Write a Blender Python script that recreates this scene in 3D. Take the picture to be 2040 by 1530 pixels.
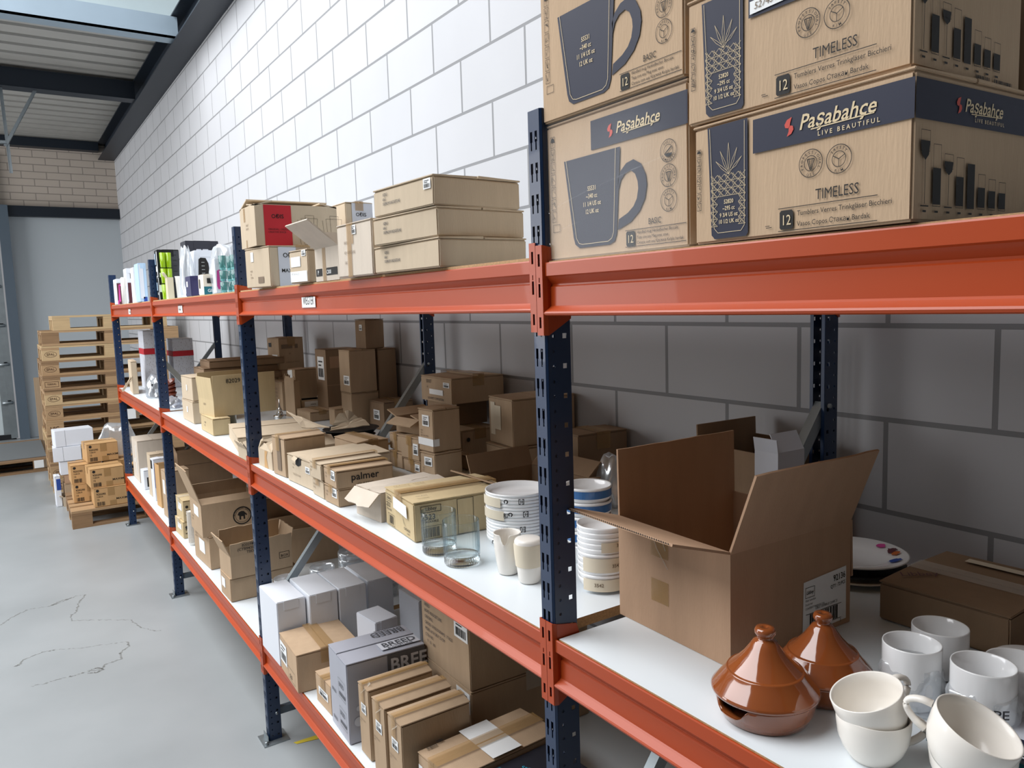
import bpy, bmesh, math, random
from mathutils import Vector, Matrix
random.seed(7)
PI = math.pi
R_ = math.radians
SC = bpy.context.scene
C = SC.collection
for o in list(bpy.data.objects):
    bpy.data.objects.remove(o)

# ------------------------------------------------------------ camera, sky, exposure
cd = bpy.data.cameras.new('camera'); cam = bpy.data.objects.new('camera', cd); C.objects.link(cam)
cd.sensor_fit = 'HORIZONTAL'; cd.sensor_width = 36; cd.lens = 1531.26/2040*36; cd.clip_start = .02; cd.clip_end = 100
def cam_axes(yaw, pitch, roll):
    f = Vector((math.sin(yaw)*math.cos(pitch), math.cos(yaw)*math.cos(pitch), math.sin(pitch)))
    r = f.cross(Vector((0, 0, 1))).normalized(); u = r.cross(f)
    return r*math.cos(roll)+u*math.sin(roll), u*math.cos(roll)-r*math.sin(roll), f
r_, u_, f_ = cam_axes(.5854, -.1066, -.0322)
M3 = Matrix((r_, u_, -f_)).transposed()
cam.matrix_world = Matrix.Translation((-.7433, -1.0157, 1.6808)) @ M3.to_4x4()
SC.camera = cam
w = bpy.data.worlds.new('world'); SC.world = w; w.use_nodes = True
wn = w.node_tree; bg = wn.nodes['Background']
bg.inputs[0].default_value = (.93, .95, 1.0, 1); bg.inputs[1].default_value = .22
def area(name, loc, rot, sx, sy, power, col=(1, 1, 1)):
    l = bpy.data.lights.new(name, 'AREA'); l.shape = 'RECTANGLE'; l.size = sx; l.size_y = sy; l.energy = power; l.color = col
    o = bpy.data.objects.new(name, l); C.objects.link(o); o.location = loc; o.rotation_euler = rot
    return o
area('skylight_daylight', (-2.5, 3.1, 5.2), (0, R_(-20), 0), 4.2, 6.4, 440, (.97, .98, 1.0))
area('far_end_fill', (-7.0, 8.6, 2.5), (0, R_(-80), R_(12)), 4.0, 5.0, 330, (.99, .99, 1.0))  # added fill lamp on the open left side, brightens the far end
vs = SC.view_settings
vs.view_transform = 'Standard'; vs.look = 'None'; vs.gamma = 1; vs.use_curve_mapping = False; vs.exposure = .35
SC.cycles.max_bounces = 16; SC.cycles.diffuse_bounces = 4; SC.cycles.transparent_max_bounces = 16; SC.cycles.transmission_bounces = 16

# ------------------------------------------------------------ materials
def lin(h):
    h = h.lstrip('#'); v = [int(h[i:i+2], 16)/255 for i in (0, 2, 4)]
    return tuple((c/12.92 if c <= .04045 else ((c+.055)/1.055)**2.4) for c in v)
MATS = {}
def mat(name, col, rough=.6, metal=0, spec=.5, trans=0, ior=1.45, coat=0, noise=0, nscale=6, bump=0, bscale=40, stretch=(1, 1, 1), alpha=1):
    m = bpy.data.materials.new(name); m.use_nodes = True; nt = m.node_tree; b = nt.nodes['Principled BSDF']
    c = lin(col) if isinstance(col, str) else col
    b.inputs['Base Color'].default_value = (*c, 1); b.inputs['Roughness'].default_value = rough; b.inputs['Metallic'].default_value = metal
    b.inputs['Specular IOR Level'].default_value = spec; b.inputs['Transmission Weight'].default_value = trans; b.inputs['IOR'].default_value = ior
    b.inputs['Coat Weight'].default_value = coat; b.inputs['Alpha'].default_value = alpha
    if noise or bump:
        tc = nt.nodes.new('ShaderNodeTexCoord'); mp = nt.nodes.new('ShaderNodeMapping'); mp.inputs['Scale'].default_value = stretch
        nt.links.new(tc.outputs['Object'], mp.inputs['Vector'])
    if noise:
        n = nt.nodes.new('ShaderNodeTexNoise'); n.inputs['Scale'].default_value = nscale; n.inputs['Detail'].default_value = 4
        nt.links.new(mp.outputs[0], n.inputs['Vector'])
        mx = nt.nodes.new('ShaderNodeMix'); mx.data_type = 'RGBA'
        mx.inputs[6].default_value = (*[x*(1-noise) for x in c], 1); mx.inputs[7].default_value = (*[min(1, x*(1+noise)) for x in c], 1)
        nt.links.new(n.outputs['Fac'], mx.inputs[0]); nt.links.new(mx.outputs[2], b.inputs['Base Color'])
    if bump:
        n2 = nt.nodes.new('ShaderNodeTexNoise'); n2.inputs['Scale'].default_value = bscale
        nt.links.new(mp.outputs[0], n2.inputs['Vector'])
        bp = nt.nodes.new('ShaderNodeBump'); bp.inputs['Strength'].default_value = bump; bp.inputs['Distance'].default_value = .004
        nt.links.new(n2.outputs['Fac'], bp.inputs['Height']); nt.links.new(bp.outputs[0], b.inputs['Normal'])
    MATS[name] = m
    return m
def kraft(name, col): return mat(name, col, .85, noise=.10, nscale=9, stretch=(4, 4, .6), bump=.12, bscale=90, spec=.25)
kraft('k', '#b39b80'); kraft('kl', '#c5b49c'); kraft('ky', '#c6b28c'); kraft('kd', '#b6957a'); kraft('kb', '#907860'); kraft('kw', '#cfc3b4')
kraft('kc', '#c09a6c'); kraft('kp', '#bca286')
mat('white', '#dfe3ea', .55, noise=.03); mat('whitegrey', '#c9ccd4', .6, noise=.04); mat('paper', '#eceeee', .7); mat('cream', '#e6dccb', .75)
mat('ink', '#1e1b19', .7); mat('navy_ink', '#171c33', .6); mat('faint', '#7d6c5a', .8); mat('red', '#b9202c', .6); mat('redlogo', '#c4483c', .6)
mat('inkkraft', '#d8c4a0', .8); mat('blue_ink', '#2a4a9a', .5); mat('pink', '#d24a9a', .5); mat('teal_ink', '#1f6b78', .5)
mat('orange', '#ab4113', .38, spec=.45, coat=.10, noise=.05, nscale=3)
mat('navy', '#0f2a4c', .34, spec=.6, coat=.15, noise=.10, nscale=8)
mat('galv', '#98a0a4', .38, metal=.75, noise=.15, nscale=12)
mat('chrome', '#d6d8da', .12, metal=1)
mat('melamine', '#dfe6ea', .30, spec=.5); mat('chipboard', '#b8976f', .9, noise=.45, nscale=260)
mat('black', '#121316', .4); mat('blackmat', '#17181b', .8); mat('greyblack', '#2c2d36', .45); mat('darkgrey', '#3a3b40', .6)
mat('porcelain', '#f6f7f8', .12, spec=.6, coat=.3); mat('porcelain_warm', '#f0ebe3', .2, spec=.5); mat('bluestripe', '#3f6fa8', .2, coat=.3)
mat('terracotta', '#8c4a24', .10, spec=.6, coat=.8, noise=.12, nscale=5); mat('clay', '#b5622f', .8, noise=.15)
mat('glass', (.97, .99, .99), .02, trans=1, ior=1.45)
mat('teal_glass', '#93d6d3', .05, trans=.8); mat('lime', '#a4cc1c', .15, trans=.35); mat('smoke', '#c8d4dc', .1, trans=.8)
mat('tape', '#b08d5c', .22, spec=.5, alpha=.55); mat('clear_tape', '#e8e2d6', .12, spec=.6, alpha=.35); mat('papertape', '#ded3bd', .7)
mat('wood', '#ab8c68', .8, noise=.25, nscale=5, stretch=(1, 9, 9), bump=.3, bscale=20); mat('wood2', '#8d7052', .85, noise=.3, nscale=5, stretch=(1, 9, 9), bump=.3)
mat('wood3', '#bfa47c', .8, noise=.18, nscale=5, stretch=(1, 9, 9)); mat('woodink', '#4a3122', .8)
mat('steel_dark', '#151e29', .45, noise=.2, nscale=2); mat('steel_slate', '#56636f', .45, noise=.08, nscale=2); mat('steel_pale', '#8e9fac', .5, noise=.1, nscale=3)
mat('yellow', '#cdb83e', .6); mat('lightblue', '#b9d4ec', .35); mat('maroon', '#5a2a33', .5); mat('purple', '#33305a', .4); mat('beige', '#cfc4a8', .6)
mat('door_panel', '#c3cdd0', .5); mat('cyan', '#39a7c4', .4); mat('brownglaze', '#6e3322', .25, coat=.4)
def film(name, amt, tint=(1, 1, 1)):
    m = bpy.data.materials.new(name); m.use_nodes = True; nt = m.node_tree; nt.nodes.clear()
    o = nt.nodes.new('ShaderNodeOutputMaterial'); t = nt.nodes.new('ShaderNodeBsdfTransparent'); g = nt.nodes.new('ShaderNodeBsdfGlossy'); d = nt.nodes.new('ShaderNodeBsdfDiffuse')
    t.inputs[0].default_value = (*tint, 1); g.inputs[0].default_value = (.9, .93, .95, 1); g.inputs['Roughness'].default_value = .15
    d.inputs[0].default_value = (.8, .84, .88, 1)
    a = nt.nodes.new('ShaderNodeMixShader'); a.inputs[0].default_value = .5; nt.links.new(g.outputs[0], a.inputs[1]); nt.links.new(d.outputs[0], a.inputs[2])
    b = nt.nodes.new('ShaderNodeMixShader'); b.inputs[0].default_value = amt; nt.links.new(t.outputs[0], b.inputs[1]); nt.links.new(a.outputs[0], b.inputs[2])
    nt.links.new(b.outputs[0], o.inputs[0]); MATS[name] = m
film('film', .38); film('film_milky', .68); film('stretch', .035); film('film_grey', .45, (.75, .78, .85))

def thin_glass(name):
    m = bpy.data.materials.new(name); m.use_nodes = True; nt = m.node_tree; nt.nodes.clear(); L = nt.links.new
    o = nt.nodes.new('ShaderNodeOutputMaterial'); t = nt.nodes.new('ShaderNodeBsdfTransparent'); g = nt.nodes.new('ShaderNodeBsdfGlossy'); lw = nt.nodes.new('ShaderNodeLayerWeight')
    lw.inputs['Blend'].default_value = .5; g.inputs['Roughness'].default_value = .03
    cr = nt.nodes.new('ShaderNodeValToRGB'); cr.color_ramp.elements[0].color = (.97, .99, .99, 1); cr.color_ramp.elements[0].position = .25; cr.color_ramp.elements[1].color = (.56, .66, .71, 1)
    L(lw.outputs['Facing'], cr.inputs[0]); L(cr.outputs[0], t.inputs[0])
    pw = nt.nodes.new('ShaderNodeMath'); pw.operation = 'POWER'; pw.inputs[1].default_value = 3.5; L(lw.outputs['Facing'], pw.inputs[0])
    ma = nt.nodes.new('ShaderNodeMath'); ma.operation = 'MULTIPLY_ADD'; ma.inputs[1].default_value = .55; ma.inputs[2].default_value = .035; L(pw.outputs[0], ma.inputs[0])
    mx = nt.nodes.new('ShaderNodeMixShader'); L(ma.outputs[0], mx.inputs[0]); L(t.outputs[0], mx.inputs[1]); L(g.outputs[0], mx.inputs[2]); L(mx.outputs[0], o.inputs[0]); MATS[name] = m
thin_glass('thin_glass')

# ------------------------------------------------------------ mesh helpers
class MB:
    def __init__(s): s.v = []; s.f = []; s.m = []; s.mi = 0; s.smooth = False; s.sm = []
    def add(s, vs, fs):
        n = len(s.v); s.v += [tuple(v) for v in vs]
        for f in fs: s.f.append([n+i for i in f]); s.m.append(s.mi); s.sm.append(s.smooth)
    def box(s, x0, y0, z0, x1, y1, z1, j=0):
        q = [(x0, y0, z0), (x1, y0, z0), (x1, y1, z0), (x0, y1, z0), (x0, y0, z1), (x1, y0, z1), (x1, y1, z1), (x0, y1, z1)]
        if j: q = [tuple(c+(random.uniform(0, j) if c == lo else -random.uniform(0, j)) for c, lo in zip(p, (x0, y0, z0))) for p in q]
        s.add(q, [(0, 3, 2, 1), (4, 5, 6, 7), (0, 1, 5, 4), (1, 2, 6, 5), (2, 3, 7, 6), (3, 0, 4, 7)])
    def extrude(s, prof, a, b, axis='y'):
        n = len(prof)
        def P(p, t): return (p[0], t, p[1]) if axis == 'y' else ((t, p[0], p[1]) if axis == 'x' else (p[0], p[1], t))
        s.add([P(p, a) for p in prof]+[P(p, b) for p in prof], [(i, (i+1) % n, n+(i+1) % n, n+i) for i in range(n)]+[tuple(range(n-1, -1, -1)), tuple(range(n, 2*n))])
    def lathe(s, prof, n=40, o=(0, 0, 0), wob=None):
        sm = s.smooth; s.smooth = True; k = len(prof); vs = []
        for j in range(n):
            t = 2*PI*j/n
            for i, (r, z) in enumerate(prof):
                rr = r*(1+(wob(t, i) if wob else 0)); vs.append((o[0]+rr*math.cos(t), o[1]+rr*math.sin(t), o[2]+z))
        fs = [(j*k+i, ((j+1) % n)*k+i, ((j+1) % n)*k+i+1, j*k+i+1) for j in range(n) for i in range(k-1)]
        s.add(vs, fs); s.smooth = sm
    def tube(s, pts, r, n=8, flat=1):
        sm = s.smooth; s.smooth = True; P = [Vector(p) for p in pts]; vs = []
        for i, p in enumerate(P):
            d = (P[min(i+1, len(P)-1)]-P[max(i-1, 0)]).normalized(); a = d.orthogonal().normalized()
            up = Vector((0, 0, 1)) if abs(d.z) < .9 else Vector((1, 0, 0)); a = d.cross(up).normalized(); b = d.cross(a)
            rr = r[i] if isinstance(r, (list, tuple)) else r
            vs += [p+a*rr*math.cos(2*PI*k/n)*flat+b*rr*math.sin(2*PI*k/n) for k in range(n)]
        m = len(P); fs = [(i*n+k, i*n+(k+1) % n, (i+1)*n+(k+1) % n, (i+1)*n+k) for i in range(m-1) for k in range(n)]
        fs += [tuple(range(n-1, -1, -1)), tuple(range((m-1)*n, m*n))]
        s.add(vs, fs); s.smooth = sm
    def bar(s, a, b, wx, wz):
        a = Vector(a); b = Vector(b); d = (b-a).normalized(); up = Vector((0, 1, 0)); sd = d.cross(up).normalized()
        q = [p+up*i*wx/2+sd*j*wz/2 for p in (a, b) for i, j in ((-1, -1), (1, -1), (1, 1), (-1, 1))]
        s.add(q, [(0, 1, 2, 3), (7, 6, 5, 4), (0, 4, 5, 1), (1, 5, 6, 2), (2, 6, 7, 3), (3, 7, 4, 0)])
    def build(s, name, mats, parent=None, loc=(0, 0, 0), bevel=0, fixn=True):
        me = bpy.data.meshes.new(name); me.from_pydata(s.v, [], s.f)
        if isinstance(mats, str): mats = [mats]
        for m in mats: me.materials.append(MATS[m])
        me.polygons.foreach_set('material_index', s.m); me.polygons.foreach_set('use_smooth', s.sm)
        if bevel or fixn:
            bm = bmesh.new(); bm.from_mesh(me)
            if fixn: bmesh.ops.recalc_face_normals(bm, faces=bm.faces)
            if bevel: bmesh.ops.bevel(bm, geom=bm.edges[:], offset=bevel, segments=2, affect='EDGES', clamp_overlap=True)
            bm.to_mesh(me); bm.free()
        me.update(); return link(name, me, parent, loc)
def link(name, me, parent=None, loc=(0, 0, 0)):
    o = bpy.data.objects.new(name, me); C.objects.link(o); o.location = loc
    if parent: o.parent = parent
    return o
def tag(o, label=None, cat=None, group=None, kind=None):
    if label: o['label'] = label
    if cat: o['category'] = cat
    if group: o['group'] = group
    if kind: o['kind'] = kind
    return o
def thing(name, label, cat, loc, rz=0, group=None, kind=None):
    o = bpy.data.objects.new(name, None); C.objects.link(o); o.location = loc; o.rotation_euler = (0, 0, rz); o.empty_display_size = .05
    return tag(o, label, cat, group, kind)
def copy_tree(o, parent=None):
    c = o.copy(); C.objects.link(c); c.parent = parent
    if parent: c.matrix_parent_inverse = o.matrix_parent_inverse.copy()
    for ch in list(o.children): copy_tree(ch, c)
    return c
def solid(o, t, off=-1):
    md = o.modifiers.new('thickness', 'SOLIDIFY'); md.thickness = t; md.offset = off
    return o
def sheet(W, H, rects=(), rounds=(), fn=None):
    """flat sheet in u,v with rectangular and round holes -> verts, faces; fn maps (u,v) to 3D"""
    us = {0, W}; vs = {0, H}
    for a, b, c, d in rects: us |= {a, c}; vs |= {b, d}
    for a, b, r in rounds: us |= {a-r, a+r}; vs |= {b-r, b+r}
    us = sorted(u for u in {round(x, 5) for x in us} if 0 <= u <= W); vs = sorted(v for v in {round(x, 5) for x in vs} if 0 <= v <= H)
    idx = {}; V = []; F = []
    def vid(u, v):
        k = (round(u, 5), round(v, 5))
        if k not in idx: idx[k] = len(V); V.append(fn(*k))
        return idx[k]
    rr = {(round(a-r, 5), round(b-r, 5)): (a, b, r) for a, b, r in rounds}
    for i in range(len(us)-1):
        for j in range(len(vs)-1):
            u0, u1, v0, v1 = us[i], us[i+1], vs[j], vs[j+1]; cu, cv = (u0+u1)/2, (v0+v1)/2
            if any(a < cu < c and b < cv < d for a, b, c, d in rects): continue
            hit = [q for q in rounds if abs(cu-q[0]) < q[2] and abs(cv-q[1]) < q[2]]
            if hit:
                a, b, r = hit[0]
                if abs(u0-(a-r)) < 1e-4 and abs(v0-(b-r)) < 1e-4 and abs(u1-(a+r)) < 1e-4 and abs(v1-(b+r)) < 1e-4:
                    o = [vid(u1, b) if 0 else None]
                    cor = [(u1, v1), (u0, v1), (u0, v0), (u1, v0)]
                    cir = [(a+r*.96*math.cos(k*PI/4), b+r*.96*math.sin(k*PI/4)) for k in range(8)]
                    ci = [vid(*p) for p in cir]; co = [vid(*p) for p in cor]
                    for q in range(4):
                        F.append((co[q], ci[(2*q+2) % 8], ci[2*q+1])); F.append((co[q], ci[2*q+1], ci[2*q]))
                        F.append((co[q], co[(q+1) % 4], ci[(2*q+2) % 8]))
                continue
            F.append((vid(u0, v0), vid(u1, v0), vid(u1, v1), vid(u0, v1)))
    return V, F

# ------------------------------------------------------------ printing on faces
FONTCACHE = {}
def textmesh(s, bold):
    k = (s, bold)
    if k not in FONTCACHE:
        cu = bpy.data.curves.new('t', 'FONT'); cu.body = s; cu.size = 1; cu.resolution_u = 2; cu.offset = .012*bold; cu.fill_mode = 'FRONT'
        ob = bpy.data.objects.new('t', cu); C.objects.link(ob)
        me = bpy.data.meshes.new_from_object(ob)
        V = [tuple(v.co) for v in me.vertices]; F = [tuple(p.vertices) for p in me.polygons]
        bpy.data.objects.remove(ob); bpy.data.curves.remove(cu); bpy.data.meshes.remove(me)
        FONTCACHE[k] = (V, F)
    return FONTCACHE[k]
class Draw:
    """ink drawn on one face of a box: u to the right, v up, in metres"""
    def __init__(s, root, dims, face, off=.0008):
        lx, ly, h = dims; s.root = root; s.off = off; s.mb = MB()
        if face == 'a': s.O, s.U, s.V, s.W, s.H = Vector((0, ly, 0)), Vector((0, -1, 0)), Vector((0, 0, 1)), ly, h
        if face == 'n': s.O, s.U, s.V, s.W, s.H = Vector((0, 0, 0)), Vector((1, 0, 0)), Vector((0, 0, 1)), lx, h
        if face == 't': s.O, s.U, s.V, s.W, s.H = Vector((0, 0, h)), Vector((1, 0, 0)), Vector((0, 1, 0)), lx, ly
        if face == 't2': s.O, s.U, s.V, s.W, s.H = Vector((0, ly, h)), Vector((0, -1, 0)), Vector((1, 0, 0)), ly, lx
        s.N = s.U.cross(s.V)
    def P(s, u, v, e=0): return s.O+s.U*u+s.V*v+s.N*(s.off+e)
    def poly(s, pts): s.mb.add([s.P(*p) for p in pts], [tuple(range(len(pts)))]); return s
    def rect(s, u0, v0, u1, v1): return s.poly([(u0, v0), (u1, v0), (u1, v1), (u0, v1)])
    def frame(s, u0, v0, u1, v1, w=.001):
        s.rect(u0, v0, u1, v0+w); s.rect(u0, v1-w, u1, v1); s.rect(u0, v0, u0+w, v1); s.rect(u1-w, v0, u1, v1); return s
    def line(s, pts, w=.0012):
        for (a, b), (c, d) in zip(pts, pts[1:]):
            L = math.hypot(c-a, d-b) or 1; nx, ny = -(d-b)/L*w/2, (c-a)/L*w/2
            s.poly([(a-nx, b-ny), (c-nx, d-ny), (c+nx, d+ny), (a+nx, b+ny)])
        return s
    def ring(s, cx, cy, r, w=.0012, n=40, a0=0, a1=2*PI, ry=None):
        ry = ry or r; P = []
        for i in range(n+1):
            t = a0+(a1-a0)*i/n; P.append(((cx+r*math.cos(t), cy+ry*math.sin(t)), (cx+(r-w)*math.cos(t), cy+(ry-w)*math.sin(t))))
        for (a, b), (c, d) in zip(P, P[1:]): s.poly([a, c, d, b])
        return s
    def disc(s, cx, cy, r, n=24): return s.poly([(cx+r*math.cos(2*PI*i/n), cy+r*math.sin(2*PI*i/n)) for i in range(n)])
    def text(s, t, u, v, h, al='l', bold=0, sx=1, rot=0, slant=0):
        V, F = textmesh(t, bold); k = h/.72
        if not V: return s
        wd = max(p[0] for p in V)*k*sx; sh = {'l': 0, 'c': -wd/2, 'r': -wd}[al]; c, si = math.cos(rot), math.sin(rot); q = []
        for p in V:
            x, y = p[0]*k*sx+sh+p[1]*k*slant, p[1]*k
            q.append(s.P(u+c*x-si*y, v+si*x+c*y))
        s.mb.add(q, F); return s
    def arctext(s, t, cx, cy, r, h, mid=PI/2, step=None, flip=False):
        n = len(t); step = step or .3
        for i, ch in enumerate(t):
            a = mid+(n-1)/2*step-i*step if not flip else mid-(n-1)/2*step+i*step
            s.text(ch, cx+r*math.cos(a), cy+r*math.sin(a), h, 'c', 1, 1, a-PI/2 if not flip else a+PI/2)
        return s
    def barcode(s, u0, v0, u1, v1):
        u = u0
        while u < u1: b = random.choice((.0008, .0014, .0022))*(u1-u0)/.04; s.rect(u, v0, min(u+b, u1), v1); u += b+random.choice((.0008, .0016))*(u1-u0)/.04
        return s
    def done(s, ink, name='print', label=None):
        if not s.mb.v: return None
        if name in ('packing_tape', 'white_tag', 'paper_tape') and len(s.mb.f) > 1:
            for f in s.mb.f:
                m = MB(); m.add([s.mb.v[i] for i in f], [tuple(range(len(f)))]); o = m.build(name, ink, s.root, fixn=False)
                if label: o['label'] = label
            return o
        o = s.mb.build(name, ink, s.root, fixn=False)
        if label: o['label'] = label
        return o

# ------------------------------------------------------------ cartons
def panel_box(lx, ly, h, m, root, name='body', j=.0015):
    mb = MB(); mb.box(0, 0, 0, lx, ly, h, j); return mb.build(name, m, root, bevel=.0025)
def carton(label, x, y, z, a, lx, ly, h, m='k', seam='x', tape='tape', name='cardboard_box', cat='box', group=None, j=.0015, rag=0):
    t = thing(name, label, cat, (x, y, z), R_(a), group); t['dims'] = (lx, ly, h)
    panel_box(lx, ly, h-.003, m, t, 'body', j)
    g = .0012
    for k in (0, 1):
        mb = MB(); q = random.uniform(0, .004)*(1+rag)
        if seam == 'x':
            y0, y1 = (0, ly/2-g) if k == 0 else (ly/2+g, ly)
            mb.box(0, y0, h-.003, lx, y1, h); 
            for i, v in enumerate(mb.v):
                if v[2] > h-.001 and abs(v[1]-ly/2) < .01: mb.v[i] = (v[0], v[1], v[2]+q)
        else:
            x0, x1 = (0, lx/2-g) if k == 0 else (lx/2+g, lx)
            mb.box(x0, 0, h-.003, x1, ly, h)
            for i, v in enumerate(mb.v):
                if v[2] > h-.001 and abs(v[0]-lx/2) < .01: mb.v[i] = (v[0], v[1], v[2]+q)
        mb.build('top_flap', m, t, bevel=.0008)
    if tape:
        mb = MB(); w = min(.05, .3*(ly if seam == 'x' else lx)); d = min(.05, h*.35); e = .0006; up = h+.0042*(1+rag)
        if seam == 'x':
            c0, c1 = ly/2-w/2, ly/2+w/2
            mb.add([(-e-.002, c0, h-d), (-e-.002, c1, h-d), (-e-.002, c1, up), (-e-.002, c0, up), (lx+e, c0, up), (lx+e, c1, up), (lx+e, c1, h-d), (lx+e, c0, h-d)], [(0, 1, 2, 3), (3, 2, 5, 4), (4, 5, 6, 7)])
        else:
            c0, c1 = lx/2-w/2, lx/2+w/2
            mb.add([(c0, -e-.002, h-d), (c1, -e-.002, h-d), (c1, -e-.002, up), (c0, -e-.002, up), (c0, ly+e, up), (c1, ly+e, up), (c1, ly+e, h-d), (c0, ly+e, h-d)], [(0, 1, 2, 3), (3, 2, 5, 4), (4, 5, 6, 7)])
        mb.build('packing_tape', tape, t, fixn=False)
    return t
def plain(label, x, y, z, a, lx, ly, h, m='k', name='cardboard_box', cat='box', group=None, lid=True):
    t = thing(name, label, cat, (x, y, z), R_(a), group); t['dims'] = (lx, ly, h)
    panel_box(lx, ly, h, m, t, 'body', .001)
    if lid:
        mb = MB(); mb.box(lx*.25, -.0012, h*.86, lx*.75, .0, h); mb.build('tuck_flap', m, t)
    return t
def flap(t, side, ang, L, lx, ly, h, m, torn=0, w=.004):
    """hinged at the top edge of a side, ang 0 = flat outwards, 90 = upright"""
    A = R_(ang); ca, sa = math.cos(A), math.sin(A)
    O, U, D, W = {'a': ((0, 0), (0, 1), (-1, 0), ly), 'w': ((lx, 0), (0, 1), (1, 0), ly), 'n': ((0, 0), (1, 0), (0, -1), lx), 'f': ((0, ly), (1, 0), (0, 1), lx)}[side]
    n = 10; mb = MB(); vs = []
    nx, nz = -sa, ca
    for i in range(n+1):
        u = W*i/n; Lr = L+(random.uniform(-1, 1)*torn if 0 < i < n else 0)
        for d, e in ((0, 0), (Lr, 0), (Lr, w), (0, w)):
            vs.append((O[0]+U[0]*u+D[0]*(d*ca+e*nx), O[1]+U[1]*u+D[1]*(d*ca+e*nx), h+d*sa+e*nz-.002))
    fs = []
    for i in range(n):
        for k in range(4): fs.append((i*4+k, i*4+(k+1) % 4, (i+1)*4+(k+1) % 4, (i+1)*4+k))
    fs += [(3, 2, 1, 0), (n*4, n*4+1, n*4+2, n*4+3)]
    mb.add(vs, fs); return mb.build('flap', m, t)
def open_carton(label, x, y, z, a, lx, ly, h, m='k', flaps={}, name='open_cardboard_box', cat='box', group=None, inner=None, torn=0, w=.004):
    t = thing(name, label, cat, (x, y, z), R_(a), group); t['dims'] = (lx, ly, h)
    mb = MB(); k = w
    o = [(0, 0), (lx, 0), (lx, ly), (0, ly)]; i = [(k, k), (lx-k, k), (lx-k, ly-k), (k, ly-k)]
    V = [(*p, 0) for p in o]+[(*p, h) for p in o]+[(*p, k) for p in i]+[(*p, h) for p in i]
    F = [(3, 2, 1, 0)]+[(q, (q+1) % 4, 4+(q+1) % 4, 4+q) for q in range(4)]+[(4+q, 4+(q+1) % 4, 12+(q+1) % 4, 12+q) for q in range(4)]
    G = [(8, 9, 10, 11)]+[(8+(q+1) % 4, 8+q, 12+q, 12+(q+1) % 4) for q in range(4)]
    mb.add(V, F); mb.mi = 1; mb.add(V, G)
    mb.build('body', [m, inner or m], t, fixn=False)
    for s, (an, L) in flaps.items(): flap(t, s, an, L, lx, ly, h, inner or m if False else m, torn, w)
    return t
def D(t, face): return Draw(t, tuple(t['dims']), face)
def sticker(t, face, u0, v0, u1, v1, bars=True, m='paper', lines=2):
    d = D(t, face); W, H = d.W, d.H; a, b, c, e = u0*W, v0*H, u1*W, v1*H
    d.rect(a, b, c, e); d.done(m, 'sticker', 'white label' if m == 'paper' else None)
    if bars:
        d = D(t, face); d.off = .0013; w, h = c-a, e-b
        d.barcode(a+.12*w, b+.12*h, c-.12*w, b+.5*h)
        for i in range(lines): d.rect(a+.15*w, b+(.6+.16*i)*h, a+(.6+.2*(i % 2))*w, b+(.66+.16*i)*h)
        d.done('ink')
def smudge(t, face, u, v, w, rows, ink='faint', h=.008, step=1.7, bold=0):
    d = D(t, face)
    for i, r in enumerate(rows): d.text(r, u*d.W, v*d.H-i*h*step, h, 'l', bold, w)
    d.done(ink)
# ------------------------------------------------------------ the setting
WX, FY, DK = .87, 11.7, 4.13
def struct(name, mb, m, **k): return tag(mb.build(name, m, **k), kind='structure')
def shader_blocks(name, axes, bw, rh, off, col, mortar, msize, rough=.7):
    m = bpy.data.materials.new(name); m.use_nodes = True; nt = m.node_tree; b = nt.nodes['Principled BSDF']; L = nt.links.new
    g = nt.nodes.new('ShaderNodeNewGeometry'); s = nt.nodes.new('ShaderNodeSeparateXYZ'); c = nt.nodes.new('ShaderNodeCombineXYZ')
    L(g.outputs['Position'], s.inputs[0])
    for i, (ax, o) in enumerate(zip(axes, off)):
        ad = nt.nodes.new('ShaderNodeMath'); ad.operation = 'ADD'; ad.inputs[1].default_value = o; L(s.outputs[ax], ad.inputs[0]); L(ad.outputs[0], c.inputs[i])
    br = nt.nodes.new('ShaderNodeTexBrick'); L(c.outputs[0], br.inputs['Vector']); br.offset = .5; br.offset_frequency = 2; br.squash = 1
    br.inputs['Color1'].default_value = (*lin(col), 1); c2 = [x*.955 for x in lin(col)]; br.inputs['Color2'].default_value = (*c2, 1)
    br.inputs['Mortar'].default_value = (*lin(mortar), 1); br.inputs['Scale'].default_value = 1; br.inputs['Mortar Size'].default_value = msize; br.inputs['Mortar Smooth'].default_value = .08
    br.inputs['Brick Width'].default_value = bw; br.inputs['Row Height'].default_value = rh
    n = nt.nodes.new('ShaderNodeTexNoise'); n.inputs['Scale'].default_value = 3; n.inputs['Detail'].default_value = 5; L(g.outputs['Position'], n.inputs['Vector'])
    mr = nt.nodes.new('ShaderNodeMapRange'); mr.inputs[3].default_value = .94; mr.inputs[4].default_value = 1.03; L(n.outputs['Fac'], mr.inputs[0])
    mx = nt.nodes.new('ShaderNodeMix'); mx.data_type = 'RGBA'; mx.blend_type = 'MULTIPLY'; mx.inputs[0].default_value = 1; L(br.outputs['Color'], mx.inputs[6]); L(mr.outputs[0], mx.inputs[7])
    L(mx.outputs[2], b.inputs['Base Color']); b.inputs['Roughness'].default_value = rough; b.inputs['Specular IOR Level'].default_value = .3
    bp = nt.nodes.new('ShaderNodeBump'); bp.invert = True; bp.inputs['Strength'].default_value = .6; bp.inputs['Distance'].default_value = .004
    L(br.outputs['Fac'], bp.inputs['Height']); L(bp.outputs[0], b.inputs['Normal']); MATS[name] = m
shader_blocks('wall_blocks', ('Y', 'Z'), .4463, .2073, (20.5*.4463-.5969, 20*.2073-1.6020-.0005+.2073), '#babbbe', '#838486', .0058)
shader_blocks('far_bricks', ('X', 'Z'), .30, .098, (3, 2), '#c4b8ac', '#988f86', .006)
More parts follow.
